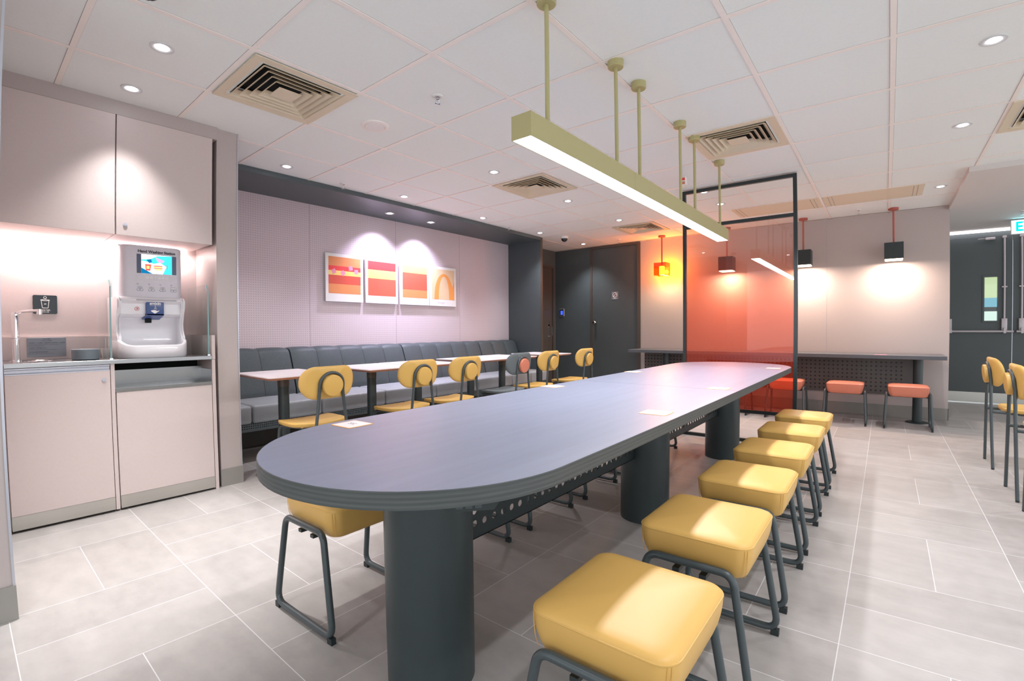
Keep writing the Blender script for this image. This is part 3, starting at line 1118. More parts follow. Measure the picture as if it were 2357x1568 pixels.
# ================================================================== stools
def make_stool(m, name, label, group):
    t = thing(name, label, 'stool', (0, 0, 0), 0, group)
    # cushion: rounded box, slightly crowned, sides drawn in at the bottom
    b = B()
    seg_ = 8
    def ring(k, ins, z):
        return [(x, y, z) for x, y in rrect(-0.1675 * k + ins, 0.1675 * k - ins, -0.176 * k + ins, 0.176 * k - ins, 0.046 * k - ins * 0.7, seg_)]
    rows_ = [ring(0.875, 0.012, 0.334), ring(0.885, 0.004, 0.337), ring(0.90, 0.0, 0.344), ring(0.945, 0.0, 0.366), ring(0.975, 0.0, 0.386), ring(0.993, 0.0, 0.408), ring(1.0, 0.0, 0.430),
             ring(0.998, 0.0, 0.4345), ring(1.0, 0.0045, 0.4405), ring(1.0, 0.015, 0.4455), ring(1.0, 0.038, 0.4495)]
    n0 = len(rows_[0])
    vs, f = [], []
    for r_ in rows_: vs += r_
    for k in range(len(rows_) - 1):
        for i in range(n0):
            j = (i + 1) % n0
            f.append((k * n0 + i, k * n0 + j, (k + 1) * n0 + j, (k + 1) * n0 + i))
    base = (len(rows_) - 1) * n0
    last = rows_[-1]
    for q in (0.75, 0.5, 0.25):
        st_ = len(vs)
        vs += [(x * q, y * q, 0.4495 + 0.006 * (1 - q * q)) for x, y, z in last]
        for i in range(n0):
            j = (i + 1) % n0
            f.append((base + i, base + j, st_ + j, st_ + i))
        base = st_
    vs.append((0, 0, 0.456))
    f += [(base + i, base + (i + 1) % n0, len(vs) - 1) for i in range(n0)]
    f.append(tuple(range(n0))[::-1])
    b.add(vs, f)
    cu = b.build('cushion', m, t, 60)
    # stitched welt along the top edge and up the corners
    b = B()
    rr = rrect(-0.1665, 0.1665, -0.175, 0.175, 0.045, 8)
    b.tube([(x, y, 0.4335) for x, y in rr], 0.0024, 6, True)
    for sx_ in (-1, 1):
        for sy_ in (-1, 1):
            for q in (-0.0045, 0.0045):
                a = math.radians(45) + q / 0.045
                cx_, cy_ = sx_ * (0.1675 - 0.045 + 0.045 * math.cos(a)), sy_ * (0.176 - 0.045 + 0.045 * math.sin(a))
                b.tube([(cx_, cy_, 0.43), (cx_ * 0.999, cy_ * 0.999, 0.40), (cx_ * 0.985, cy_ * 0.985, 0.37), (cx_ * 0.955, cy_ * 0.955, 0.348)], 0.0008, 5)
    b.build('seam', m, cu, 60)
    for s in (-1, 1):
        yt, yb = s * 0.186, s * 0.202
        pts = [(-0.125, yt, 0.362), (0.125, yt, 0.362), (0.188, yb, 0.020), (-0.188, yb, 0.020)]
        pth = rounded(pts, 0.042, 7, True)
        B().tube(pth, 0.0115, 12, True).build('side_frame', M['tube'], t, 60)
        for e in (-1, 1):
            xa = e * 0.165
            B().box(min(xa, xa + e * 0.026), max(xa, xa + e * 0.026), yb - 0.009, yb + 0.009, 0.0, 0.022).build('foot', M['black'], t, 0)
    B().box(-0.05, -0.03, -0.180, 0.180, 0.322, 0.334).box(0.03, 0.05, -0.180, 0.180, 0.322, 0.334).build('crossbar', M['black'], t, 0)
    return t

st = make_stool(M['must'], 'cushioned_stool', 'x', 'mustard stools on the right of the big table')
ysr = [0.985, 1.563, 2.127, 2.692, 3.26, 3.822]
nm = ['nearest mustard stool, cut by the bottom edge of the photo', 'second mustard stool from the front on the right of the table',
      'third mustard stool from the front on the right of the table', 'fourth mustard stool from the front on the right of the table',
      'fifth mustard stool from the front on the right of the table', 'farthest mustard stool on the right side, next to the red screen']
for i, y in enumerate(ysr):
    if i == 0:
        st.location = (-0.452, y, 0); st['label'] = nm[i]
    else:
        dup(st, (-0.452, y, 0), 0, nm[i])
nl = ['mustard stool tucked under the near rounded end of the table', 'stool under the bench side of the table, second from the near end',
      'stool under the bench side of the table, third from the near end', 'stool under the bench side of the table, fourth from the near end',
      'stool under the bench side of the table, fifth from the near end', 'stool under the bench side of the table, next to the red screen']
yleft = [1.0, 1.585, 2.165, 2.735, 3.31, 3.89]
for i, y in enumerate(yleft):
    dup(st, (-1.617 if i == 0 else -1.65, y, 0), 0.03 if i == 0 else 0, nl[i], 'mustard stools on the bench side of the big table')
so = make_stool(M['oran'], 'cushioned_stool', 'x', 'orange stools at the wall counter')
no = ['rightmost orange stool at the wall counter, by its round-footed post', 'orange stool second from the right at the wall counter',
      'orange stool partly behind the right post of the red screen', 'orange stool seen through the red glass screen']
for i, x in enumerate((0.225, -0.343, -0.935, -1.555)):
    if i == 0:
        so.location = (x, 6.315, 0); so.rotation_euler = (0, 0, PI / 2); so['label'] = no[i]
    else:
        dup(so, (x, 6.315, 0), PI / 2, no[i])


# ================================================================== chairs
def make_chair(m, mp, label, group):
    """front looks along local +Y"""
    t = thing('cafe_chair', label, 'chair', (0, 0, 0), 0, group)
    # seat
    b = B()
    g = bmesh.new()
    nx, ny = 14, 14
    top, bot = [], []
    def shape(u, v):
        # squircle plan
        x, y = u * 0.198, v * 0.195
        e = 3.2
        d = (abs(u) ** e + abs(v) ** e) ** (1 / e)
        mx = max(abs(u), abs(v))
        if mx > 0:
            f = mx / d if d > 0 else 1
            x *= f; y *= f
        z = 0.452 - 0.012 * (1 - abs(u) ** 2) * (0.4 + 0.6 * (1 - abs(v))) - 0.022 * max(0, v - 0.45) ** 2 * 3 + 0.010 * max(0, -v - 0.5)
        return x, y, z
    vt = [[g.verts.new(shape(-1 + 2 * i / nx, -1 + 2 * j / ny)) for j in range(ny + 1)] for i in range(nx + 1)]
    vb = []
    for i in range(nx + 1):
        row = []
        for j in range(ny + 1):
            x, y, z = shape(-1 + 2 * i / nx, -1 + 2 * j / ny)
            k = 0.97
            row.append(g.verts.new((x * k, y * k, z - 0.030)))
        vb.append(row)
    for i in range(nx):
        for j in range(ny):
            g.faces.new([vt[i][j], vt[i + 1][j], vt[i + 1][j + 1], vt[i][j + 1]])
            g.faces.new([vb[i][j], vb[i][j + 1], vb[i + 1][j + 1], vb[i + 1][j]])
    rim = [(i, 0) for i in range(nx)] + [(nx, j) for j in range(ny)] + [(i, ny) for i in range(nx, 0, -1)] + [(0, j) for j in range(ny, 0, -1)]
    for k in range(len(rim)):
        a, c = rim[k], rim[(k + 1) % len(rim)]
        g.faces.new([vt[a[0]][a[1]], vb[a[0]][a[1]], vb[c[0]][c[1]], vt[c[0]][c[1]]])
    b.merge(g)
    so_ = b.build('seat', m, t, 60)
    mod = so_.modifiers.new('soft', 'BEVEL'); mod.width = 0.010; mod.segments = 3; mod.limit_method = 'ANGLE'; mod.angle_limit = math.radians(50)
    # backrest, curved shell
    def yb(x, z):
        return -0.222 - 0.10 * (z - 0.60) + 0.045 * (abs(x) / 0.19) ** 2
    g = bmesh.new()
    w, zc, hh, r = 0.193, 0.7135, 0.1055, 0.095
    ns = 56
    rings = []
    outline = rrect(-w, w, zc - hh, zc + hh, r, 13)
    # taper a little towards the bottom
    outline = [(x * (1.0 - 0.05 * max(0, (zc - z) / hh)), z) for x, z in outline]
    for (s_, off) in ((0.0, 0.0), (0.35, 0.0), (0.65, 0.0), (0.85, 0.0), (0.96, -0.003), (1.0, -0.010), (1.0, -0.020), (0.96, -0.027), (0.85, -0.030), (0.5, -0.030), (0.0, -0.030)):
        ring_ = []
        if s_ == 0.0:
            ring_ = [g.verts.new((0, yb(0, zc) + off, zc))]
        else:
            for (x, z) in outline:
                X, Z = x * s_, zc + (z - zc) * s_
                ring_.append(g.verts.new((X, yb(X, Z) + off, Z)))
        rings.append(ring_)
    for k in range(len(rings) - 1):
        a, c = rings[k], rings[k + 1]
        n_ = max(len(a), len(c))
        for i in range(n_):
            j = (i + 1) % n_
            if len(a) == 1:
                g.faces.new([a[0], c[i], c[j]])
            elif len(c) == 1:
                g.faces.new([a[i], c[0], a[j]])
            else:
                g.faces.new([a[i], a[j], c[j], c[i]])
    b = B(); b.merge(g)
    b.build('backrest', m, t, 70)
    # round pad on the rear of the backrest
    b = B()
    yc = yb(0, 0.70) - 0.030
    prof = [(0.060, 0.002), (0.069, -0.004), (0.070, -0.022), (0.067, -0.029), (0.058, -0.031), (0.002, -0.032)]
    q = bmesh.new()
    bb = B(); bb.lathe((0, 0, 0), prof, 36)
    bb.bm.transform(Matrix.Translation((0, yc, 0.697)) @ Matrix.Rotation(math.radians(-90 + 5.7), 4, 'X'))
    bb.build('back_pad', mp, t, 50)
    # rear legs joined by a hoop around the pad
    L_ = []
    def rear(s):
        return [(s * 0.176, -0.243, 0.008), (s * 0.140, -0.250, 0.22), (s * 0.108, -0.255, 0.44), (s * 0.094, -0.256, 0.55), (s * 0.083, -0.258, 0.66), (s * 0.083, -0.264, 0.70)]
    arch = [(0.083 * math.cos(a), -0.264 - 0.006 * math.sin(a), 0.70 + 0.078 * math.sin(a)) for a in [PI * k / 14 for k in range(1, 14)]]
    for s in (1, -1):
        pts = rounded(rear(s), 0.06, 4)
        half = [p for p in arch if (p[0] * s) > -0.001]
        half = sorted(half, key=lambda p: -abs(p[0]))
        pp = pts + [Vector(p) for p in half]
        lg = B().tube(pp, 0.0100, 10).build('leg', M['tube'], t, 60)
        B().cyl((s * 0.1775, -0.2427, 0.0), 0.0100, 0.012, seg=12).build('glide', M['black'], lg, 60)
    # front legs bending into the seat rail
    for s in (1, -1):
        pts = rounded([(s * 0.178, 0.165, 0.0), (s * 0.160, 0.150, 0.405), (s * 0.118, -0.10, 0.412), (s * 0.104, -0.254, 0.418)], 0.05, 5)
        lg = B().tube(pts, 0.0100, 10).build('leg', M['tube'], t, 60)
    B().tube([(-0.155, 0.10, 0.411), (0.155, 0.10, 0.411)], 0.008, 8).build('crossbar', M['tube'], t, 60)
    return t

ch = make_chair(M['mustsh'], M['mustsh'], 'x', 'yellow chairs along the bench tables')
tbl_y = [1.645, 2.425, 2.945, 3.68, 4.215, 4.975]
cy = [1.648, 2.418, 2.938, 3.682, 4.20, 4.95]
cl = ['yellow chair at the first white table, in front of the pale pier', 'yellow chair at the second white table from the pale pier',
      'yellow chair right beside the grey chair with the orange pad, nearer side', 'grey chair with an orange round pad on its back',
      'yellow chair just behind the grey chair', 'farthest yellow chair in the bench row, before the dark back door']
first = True
for i, y in enumerate(cy):
    if i == 3:
        c = make_chair(M['greysh'], M['oran'], cl[i], 'bench row, odd one')
        del c['group']
        c.location = (-3.095, y, 0); c.rotation_euler = (0, 0, PI / 2)
        continue
    if first:
        ch.location = (-3.095, y, 0); ch.rotation_euler = (0, 0, PI / 2); ch['label'] = cl[i]; first = False
    else:
        dup(ch, (-3.095, y, 0), PI / 2, cl[i])
cr = ['yellow chair on the right, the one farther back towards the exit doors', 'yellow chair on the right, cut by the photo edge, in front of the other',
      'yellow chair on the right of which only legs and seat edge show']
for (y, lb) in zip((4.947, 4.122, 3.592), cr):
    dup(ch, (0.94, y, 0), -PI / 2, lb, 'yellow chairs at the right edge')


# ================================================================== small white tables
def make_small_table():
    t = thing('bistro_table', 'x', 'table', (0, 0, 0), 0, 'white tables along the grey bench')
    B().prism(rrect(-0.303, 0.303, -0.252, 0.252, 0.02), 0.7335, 0.74).build('tabletop', M['ttop'], t, 30)
    b = B()
    o = rrect(-0.303, 0.303, -0.252, 0.252, 0.02)
    i_ = [(x * 0.955, y * 0.945) for x, y in o]
    n_ = len(o)
    b.add([(x, y, 0.7334) for x, y in o] + [(x, y, 0.718) for x, y in i_], [(k, (k + 1) % n_, n_ + (k + 1) % n_, n_ + k) for k in range(n_)] + [tuple(range(n_))[::-1], tuple(range(n_, 2 * n_))])
    b.build('bevelled_edge', M['copper'], t, 30)
    p = B().cyl((-0.03, 0, 0.01), 0.039, 0.708, seg=28).build('post', M['colm'], t)
    B().cyl((-0.03, 0, 0.64), 0.041, 0.078, seg=28).build('collar', M['brown'], p)
    B().lathe((-0.03, 0, 0), [(0.20, 0), (0.20, 0.006), (0.19, 0.010), (0.05, 0.016), (0.04, 0.03)], 36).build('base', M['black'], t)
    return t
tb = make_small_table()
tl = ['white table nearest the pale pier, at the near end of the bench', 'second white table from the pale pier, pushed against the third',
      'third white table from the pale pier, pushed against the second', 'fourth white table, at the chair with the orange pad',
      'fifth white table, pushed against the one at the orange-pad chair', 'farthest white table, in front of the bench end']
for i, (y, lb) in enumerate(zip(tbl_y, tl)):
    if i == 0:
        tb.location = (-3.475, y, 0); tb['label'] = lb
    else:
        dup(tb, (-3.475 - 0.012 * i, y, 0), 0, lb)

# ================================================================== grey bench
bn = thing('banquette_bench', 'long grey upholstered wall bench with channelled charcoal back', 'bench', (-4.4, 1.335, 0))
ox, oy = -4.4, 1.335
def back_section(y0, y1, n_ch):
    b = B()
    w = (y1 - y0) / n_ch
    for k in range(n_ch):
        ya, yb_ = y0 + k * w + 0.0012, y0 + (k + 1) * w - 0.0012
        prof = [(-4.69, 0.44), (-4.425, 0.44), (-4.43, 0.50), (-4.50, 0.72), (-4.545, 0.845), (-4.565, 0.872), (-4.60, 0.886), (-4.69, 0.889)]
        m_ = 7
        vs, f = [], []
        for q in range(m_ + 1):
            tt = -1 + 2 * q / m_
            yy = ya + (yb_ - ya) * q / m_
            puff = 1 - abs(tt) ** 4
            for (x, z) in prof:
                xx = x - (0.014 if x > -4.62 else 0) * (1 - puff)
                zz = z - (0.010 if z > 0.8 else 0) * (1 - puff)
                vs.append((xx - ox, yy - oy, zz))
        P = len(prof)
        for q in range(m_):
            for p in range(P - 1):
                f.append((q * P + p, (q + 1) * P + p, (q + 1) * P + p + 1, q * P + p + 1))
        f += [tuple(range(P)), tuple(range(m_ * P, (m_ + 1) * P))[::-1]]
        b.add(vs, f)
    return b.build('back_cushion', M['back'], bn, 50)
secs = [(1.335, 2.206, 3), (2.218, 3.572, 5), (3.584, 4.909, 5), (4.921, 5.74, 3)]
for s_ in secs: back_section(*s_)
for (ya, yb_) in ((1.335, 1.598), (1.602, 2.208), (2.212, 2.894), (2.898, 3.576), (3.580, 4.248), (4.252, 4.912), (4.916, 5.33), (5.334, 5.745)):
    b = B()
    b.box(-4.55 - ox, -3.955 - ox, ya - oy, yb_ - oy, 0.305, 0.452, 0.024, 4)
    b.build('seat_cushion', M['seat'], bn, 60)
b = B()
holed(b, (-3.985 - ox, 1.345 - oy, 0.258), (0, 1, 0), (0, 0, 1), (-1, 0, 0), 250, 3, (0.0175, 0.0175), 0.0042, 0.002, 8)
b.box(-3.987 - ox, -3.985 - ox, 0.0, 4.405, 0.246, 0.258).box(-4.5 - ox, -3.985 - ox, 0, 4.405, 0.24, 0.246)
b.build('perforated_panel', M['dark'], bn, 0)
B().box(-4.68 - ox, -4.50 - ox, 0, 4.405, 0, 0.305).box(-4.6 - ox, -4.0 - ox, 0, 0.02, 0.24, 0.305).build('plinth', M['brown'], bn, 0)

# ================================================================== framed prints
def print_board(y0, y1, stripes, label, extra=None):
    z0_, z1_ = 1.360, 1.876
    t = thing('wall_print', label, 'picture', (-4.705, (y0 + y1) / 2, 1.36), 0, 'four instant-photo style prints in a row')
    w, h = y1 - y0, z1_ - z0_
    B().box(0.012, 0.034, -w / 2, w / 2, 0, h, 0.001, 1).box(0.0, 0.012, -w / 4, w / 4, h * 0.3, h * 0.7).build('board', M['whitem'], t, 0)
    b = B()
    iy0, iy1, iz0, iz1 = -w / 2 + 0.072 * w, w / 2 - 0.072 * w, 0.17 * h, 0.935 * h
    for (a, c, mm) in stripes:
        b.mat(M[mm]).box(0.0335, 0.0348, iy0, iy1, iz1 - (iz1 - iz0) * c, iz1 - (iz1 - iz0) * a)
    if extra: extra(b, iy0, iy1, iz0, iz1)
    b.build('printed_area', None, t, 0)
    return t
def diamonds(b, y0, y1, z0_, z1_):
    b.mat(M['ppink'])
    for (u, v, a) in ((0.16, 0.40, 0.45), (0.44, 0.43, 0.7), (0.68, 0.28, 0.2), (0.86, 0.37, 0.03)):
        c, s = math.cos(a), math.sin(a)
        cy_, cz_ = y0 + (y1 - y0) * u, z1_ - (z1_ - z0_) * v
        r = 0.024
        b.prism([(cy_ + r * (c * px - s * py), cz_ + r * (s * px + c * py)) for px, py in ((1, 1), (-1, 1), (-1, -1), (1, -1))], 0.0345, 0.0354, 'X')
def arch(b, y0, y1, z0_, z1_):
    b.mat(M['por2'])
    W, Hh = y1 - y0, z1_ - z0_
    def strip(c, ro, ri, zo, zi, t0, t1, n_=22):
        po, pin = [], []
        for k in range(n_ + 1):
            u = t0 + (t1 - t0) * k / n_
            po.append((c + ro * math.sin(u), z0_ + zo * math.cos(u) ** 0.9 if math.cos(u) > 0 else z0_))
            pin.append((c + ri * math.sin(u), z0_ + zi * math.cos(u) ** 0.9 if math.cos(u) > 0 else z0_))
        vs = [(0.0348 + d, p[0], p[1]) for d in (0, 0.0006) for p in po + pin]
        m_ = n_ + 1
        f = []
        for k in range(n_):
            f += [(k, k + 1, m_ + k + 1, m_ + k), (2 * m_ + k, 3 * m_ + k, 3 * m_ + k + 1, 2 * m_ + k + 1)]
        b.add(vs, f)
    strip(y0 + W * 0.53, W * 0.42, W * 0.235, Hh * 0.86, Hh * 0.77, -PI / 2, PI / 2)
    b.prism([(y0 + W * 0.90, z0_), (y0 + W * 0.895, z0_ + Hh * 0.41), (y1, z0_ + Hh * 0.63), (y1, z0_)], 0.0352, 0.0360, 'X')
print_board(2.665, 3.125, [(0, .25, 'por'), (.25, .375, 'red'), (.375, .50, 'pyel'), (.50, .74, 'brick'), (.74, 1, 'por')],
            'leftmost print: orange, red and yellow bands with four pink squares', diamonds)
print_board(3.157, 3.610, [(0, .25, 'red'), (.25, .50, 'pyel'), (.50, 1, 'ored')], 'print with a broad bright red band above yellow and orange-red, second from left')
print_board(3.649, 4.100, [(0, .225, 'pyel'), (.225, .75, 'ored'), (.75, 1, 'por')], 'print with a pale yellow band on top, third from left')
pt = print_board(4.115, 4.582, [(0, 1, 'pbei')], 'beige print with a cropped orange arch, rightmost of the row', arch)
text('signature', 'Burger', 0.045, (0.0345, -0.10, 0.045), ROT_X, M['grey'], pt, 'LEFT', -0.001, 0.0003)

# ================================================================== washing corner
XC = -3.46
def box_thing(name, label, cat, loc, group=None):
    return thing(name, label, cat, loc, 0, group)
# left base cabinet
t = box_thing('base_cabinet', 'pale pink laminate base cabinet under the water tap, full-height door', 'cabinet', (XC, 0.14, 0))
B().box(-0.40, -0.02, 0.0, 0.475, 0.02, 0.866).box(-0.02, 0.0, 0.456, 0.475, 0.012, 0.866).build('body', M['lam'], t, 0)
d = B().box(-0.019, 0.0, 0.002, 0.453, 0.088, 0.828, 0.001, 1).build('door', M['lam'], t, 0)
b = B().prism([(0.0, 0.828), (0.0, 0.834), (-0.010, 0.838), (-0.010, 0.852), (0.0, 0.856), (0.0, 0.863), (-0.019, 0.863), (-0.019, 0.828)], 0.002, 0.453, 'Y')
b.build('handle_rail', M['alum'], d, 0)
B().box(-0.019, 0.0012, 0.002, 0.453, 0.014, 0.088).build('kick_plate', M['steel'], d, 0)
B().cyl((0, 0.424, 0.776), 0.0105, 0.006, 'X', 20).cyl((0.006, 0.424, 0.776), 0.006, 0.002, 'X', 12).build('lock', M['alum'], d)
# right base cabinet with the open steel tray
t = box_thing('base_cabinet', 'pale pink laminate base cabinet under the washing station, steel tray slot on top', 'cabinet', (XC, 0.617, 0))
b = B().box(-0.40, -0.30, 0, 0.55, 0.02, 0.866).box(-0.40, 0.0, 0.527, 0.548, 0.0, 0.865).box(-0.40, -0.02, 0, 0.53, 0.02, 0.69)
b.build('body', M['lam'], t, 0)
d = B().box(-0.019, 0.0, 0.003, 0.524, 0.088, 0.699, 0.001, 1).build('door', M['lam'], t, 0)
B().box(-0.019, 0.0012, 0.003, 0.524, 0.014, 0.088).build('kick_plate', M['steel'], d, 0)
b = B().box(-0.02, 0.002, 0.0, 0.527, 0.699, 0.720).box(-0.28, 0.0, 0.0, 0.527, 0.70, 0.703)
b.box(-0.20, -0.197, 0.0, 0.527, 0.70, 0.815).box(-0.20, -0.01, 0.523, 0.5265, 0.70, 0.80)
b.build('tray', M['steeld'], t, 0)
B().box(-0.292, -0.288, 0, 0.527, 0.70, 0.866).build('slot_back', M['void'], t, 0)
# countertop
t = box_thing('countertop', 'thin stainless steel counter over both base cabinets', 'countertop', (XC, 0.14, 0))
B().box(-0.425, 0.006, 0.0, 1.003, 0.866, 0.890, 0.0015, 1).build('steel_top', M['steeld'], t, 0)
struct('trim_6', B().mat(M['lam']).box(-3.888, -3.870, 0.14, 1.166, 0.891, 1.025).box(-3.87, XC, 1.146, 1.166, 0.867, 1.0245).mat(M['alum']).box(-3.87, -3.866, 0.64, 0.646, 0.892, 1.02))
# upper cabinets
def upper(y0, y1, lock, label):
    t = box_thing('wall_cabinet', label, 'cabinet', (XC, y0, 0))
    w = y1 - y0
    B().box(-0.40, -0.019, 0.0, w, 1.622, 2.322).build('body', M['lam'], t, 0)
    d = B().box(-0.018, 0.0, 0.0015, w - 0.0015, 1.618, 2.320, 0.001, 1).build('door', M['lam'], t, 0)
    if lock:
        B().cyl((0, lock - y0, 1.68), 0.0105, 0.006, 'X', 20).cyl((0.006, lock - y0, 1.68), 0.006, 0.002, 'X', 12).build('lock', M['alum'], d)
upper(0.10, 0.629, None, 'upper wall cabinet on the left, plain door without lock')
upper(0.632, 1.157, 0.678, 'upper wall cabinet on the right, door with a round lock')
struct('trim_5', B().box(-3.86, XC - 0.004, 0.10, 1.186, 2.322, H), M['lamwall'])
# under-cabinet light strip
t = thing('cabinet_light_strip', 'glowing light strip under the upper wall cabinets', 'light strip', (-3.872, 0.62, 1.60))
B().box(-0.012, 0.012, -0.48, 0.50, 0.008, 0.021).build('diffuser', M['led'], t, 0)
area('lamp', (0.03, 0.0, 0.0), W_STRIP, (1.0, 0.86, 0.84), 0.02, 0.96, parent=t)

# sign, notice, tap, drain, tub, glass guards
t = thing('water_sign', 'black square water sign with a white cup icon on the alcove wall', 'sign', (-3.89, 0.351, 1.219))
B().prism(rrect(-0.057, 0.057, -0.056, 0.056, 0.008), 0.0, 0.004, 'X').build('plate', M['blackgl'], t, 30)
b = B()
drop = []
for k in range(17):
    a = PI * 2 * k / 16
    rr_ = 0.0062 * (1 + 0.35 * max(0, math.sin(a)) ** 3)
    drop.append((0.005, rr_ * math.cos(a), 0.041 + rr_ * math.sin(a)))
b.tube(drop[:-1], 0.0012, 6, True)
b.tube([(0.005, 0.0205 * math.cos(a), 0.026 + 0.0035 * math.sin(a)) for a in [2 * PI * k / 20 for k in range(20)]], 0.0014, 6, True)
b.tube(rounded([(0.005, -0.018, 0.022), (0.005, -0.0135, -0.021), (0.005, 0.0135, -0.021), (0.005, 0.018, 0.022)], 0.004, 4), 0.0014, 6)
b.tube([(0.005, -0.0045 + 0.0045 * (1 - math.cos(a)) if False else -0.0045 + 0.0023 * (1 - math.cos(a)), 0.0 + 0.006 * math.sin(a)) for a in [PI * k / 8 for k in range(9)]], 0.0008, 5)
b.tube([(0.005, 0.0001 + 0.0023 * (1 - math.cos(a)), 0.0 + 0.006 * math.sin(a)) for a in [PI * k / 8 for k in range(9)]], 0.0008, 5)
b.build('cup_icon', M['whitem'], t, 60)
text('lettering', 'WATER', 0.0125, (0.0045, 0, -0.034), ROT_X, M['whitem'], t, bold=0.0004, sx=1.1)
text('lettering', '自助水機', 0.0085, (0.0045, 0, -0.045), ROT_X, M['whitem'], t)

t = thing('notice_plate', 'grey rectangular notice with small lines of print behind the tap', 'sign', (-3.87, 0.353, 0.963))
B().box(0, 0.003, -0.091, 0.091, -0.057, 0.057, 0.0005, 1).build('plate', M['plate'], t, 0)
lines = [('安全須知', 0.0085, 0.049, 'C'), ('Safety Instructions', 0.0065, 0.039, 'C'),
         ('• 高溫飲水，小心燙傷。兒童需由成人陪同使用，以免燙傷。', 0.0066, 0.026, 'L'),
         ('Caution hot water. Children must be accompanied by parents or', 0.0056, 0.0165, 'L'),
         ('guardians when using this facility.', 0.0056, 0.0085, 'L'),
         ('• 保持衛生，請勿觸碰出水口。', 0.0066, -0.004, 'L'),
         ('For hygiene reasons, please do not touch the water spout', 0.0056, -0.0135, 'L'),
         ('• 請勿在此棄置食物或飲品殘渣。', 0.0066, -0.028, 'L'),
         ('Please do not dispose rubbish of food or drink here', 0.0056, -0.038, 'L')]
for (s_, sz, z, al) in lines:
    text('lettering', s_, sz, (0.0032, 0 if al == 'C' else -0.085, z), ROT_X, M['ink'], t, 'CENTER' if al == 'C' else 'LEFT', ext=0.0002)

t = thing('water_tap', 'chrome water tap with a right-angled spout on the steel counter', 'tap', (-3.72, 0.205, 0.890))
B().lathe((0, 0, 0), [(0.030, 0), (0.029, 0.006), (0.019, 0.008), (0.0165, 0.012), (0.0165, 0.255), (0.018, 0.262), (0.014, 0.275), (0.004, 0.28)], 24).build('post', M['chrome'], t)
b = B().tube(rounded([(0, 0, 0.262), (0.02, 0.02, 0.278), (0.06, 0.075, 0.283), (0.075, 0.095, 0.283)], 0.03, 5), 0.0075, 10)
b.cyl((0.078, 0.098, 0.262), 0.013, 0.030, seg=16)
b.build('spout', M['chrome'], t)
B().cyl((0, 0, 0.128), 0.0172, 0.003, seg=24).build('collar', M['alum'], t)
t = thing('drain_dish', 'round steel drain set in the counter beside the tap', 'drain', (-3.68, 0.305, 0.8905))
B().lathe((0, 0, 0), [(0.060, 0), (0.058, 0.003), (0.048, 0.0035), (0.045, 0.001)], 32).build('dish', M['chrome'], t)
b = B()
for k in range(5):
    b.box(-0.03, 0.03, -0.024 + 0.012 * k - 0.001, -0.024 + 0.012 * k + 0.001, 0.001, 0.002)
b.build('slot', M['void'], t, 0)
t = thing('round_tub', 'slate grey round open tub on the steel counter', 'container', (-3.60, 0.502, 0.8905))
B().lathe((0, 0, 0), [(0.060, 0), (0.066, 0.004), (0.067, 0.060), (0.0655, 0.062), (0.063, 0.060), (0.062, 0.008), (0.002, 0.007)], 40).build('tub', M['tub'], t)
t = thing('refraction_stand_in', 'small white stand-in for a refraction in the glass guard left of the washing station', 'cup', (-3.70, 0.615, 0.8905))
B().lathe((0, 0, 0), [(0.018, 0), (0.024, 0.055), (0.0255, 0.056), (0.0255, 0.059), (0.023, 0.059), (0.0165, 0.004)], 24, True).build('cup', M['whitem'], t)  # solid cup shape stands in for a refraction in the glass

def guard(y, label):
    t = thing('glass_guard', label, 'glass panel', (-3.47, y, 0.891))
    p = [(-0.39, 0.0), (0.0, 0.0), (0.0, 0.425), (-0.028, 0.464), (-0.39, 0.464)]
    B().prism(p, -0.004, 0.004, 'Y').build('pane', M['glass'], t, 0)
    b = B().box(0.0, 0.0006, -0.004, 0.004, 0.0, 0.425)
    b.add([(0.0004, -0.004, 0.425), (0.0004, 0.004, 0.425), (-0.0276, 0.004, 0.4645), (-0.0276, -0.004, 0.4645)], [(0, 1, 2, 3)])
    b.build('edge', M['gedge'], t, 0)
    B().box(-0.03, 0.004, -0.008, 0.008, 0.0, 0.008).build('clip', M['chrome'], t, 0)
guard(0.603, 'clear glass splash guard left of the washing station')
guard(1.130, 'clear glass splash guard right of the washing station')

# ------------------------------------------------------------------ hand washing station
t = thing('hand_washing_station', 'white moulded hand washing station with a small screen', 'hand washing station', (-3.87, 0.848, 0.8905))
# local: x towards the room (0 = rear), y left-right, z up; world z0 = 0.8905
W2 = 0.185
b = B().prism(rrect(0.0, 0.262, -0.170, 0.175, 0.045, 8), 0.372, 0.700)
bmesh.ops.bevel(b.bm, geom=[e for e in b.bm.edges if abs(e.verts[0].co.z - 0.7) < 1e-5 and abs(e.verts[1].co.z - 0.7) < 1e-5], offset=0.008, segments=3, affect='EDGES')
tower = b.build('tower', M['towerg'], t, 40)
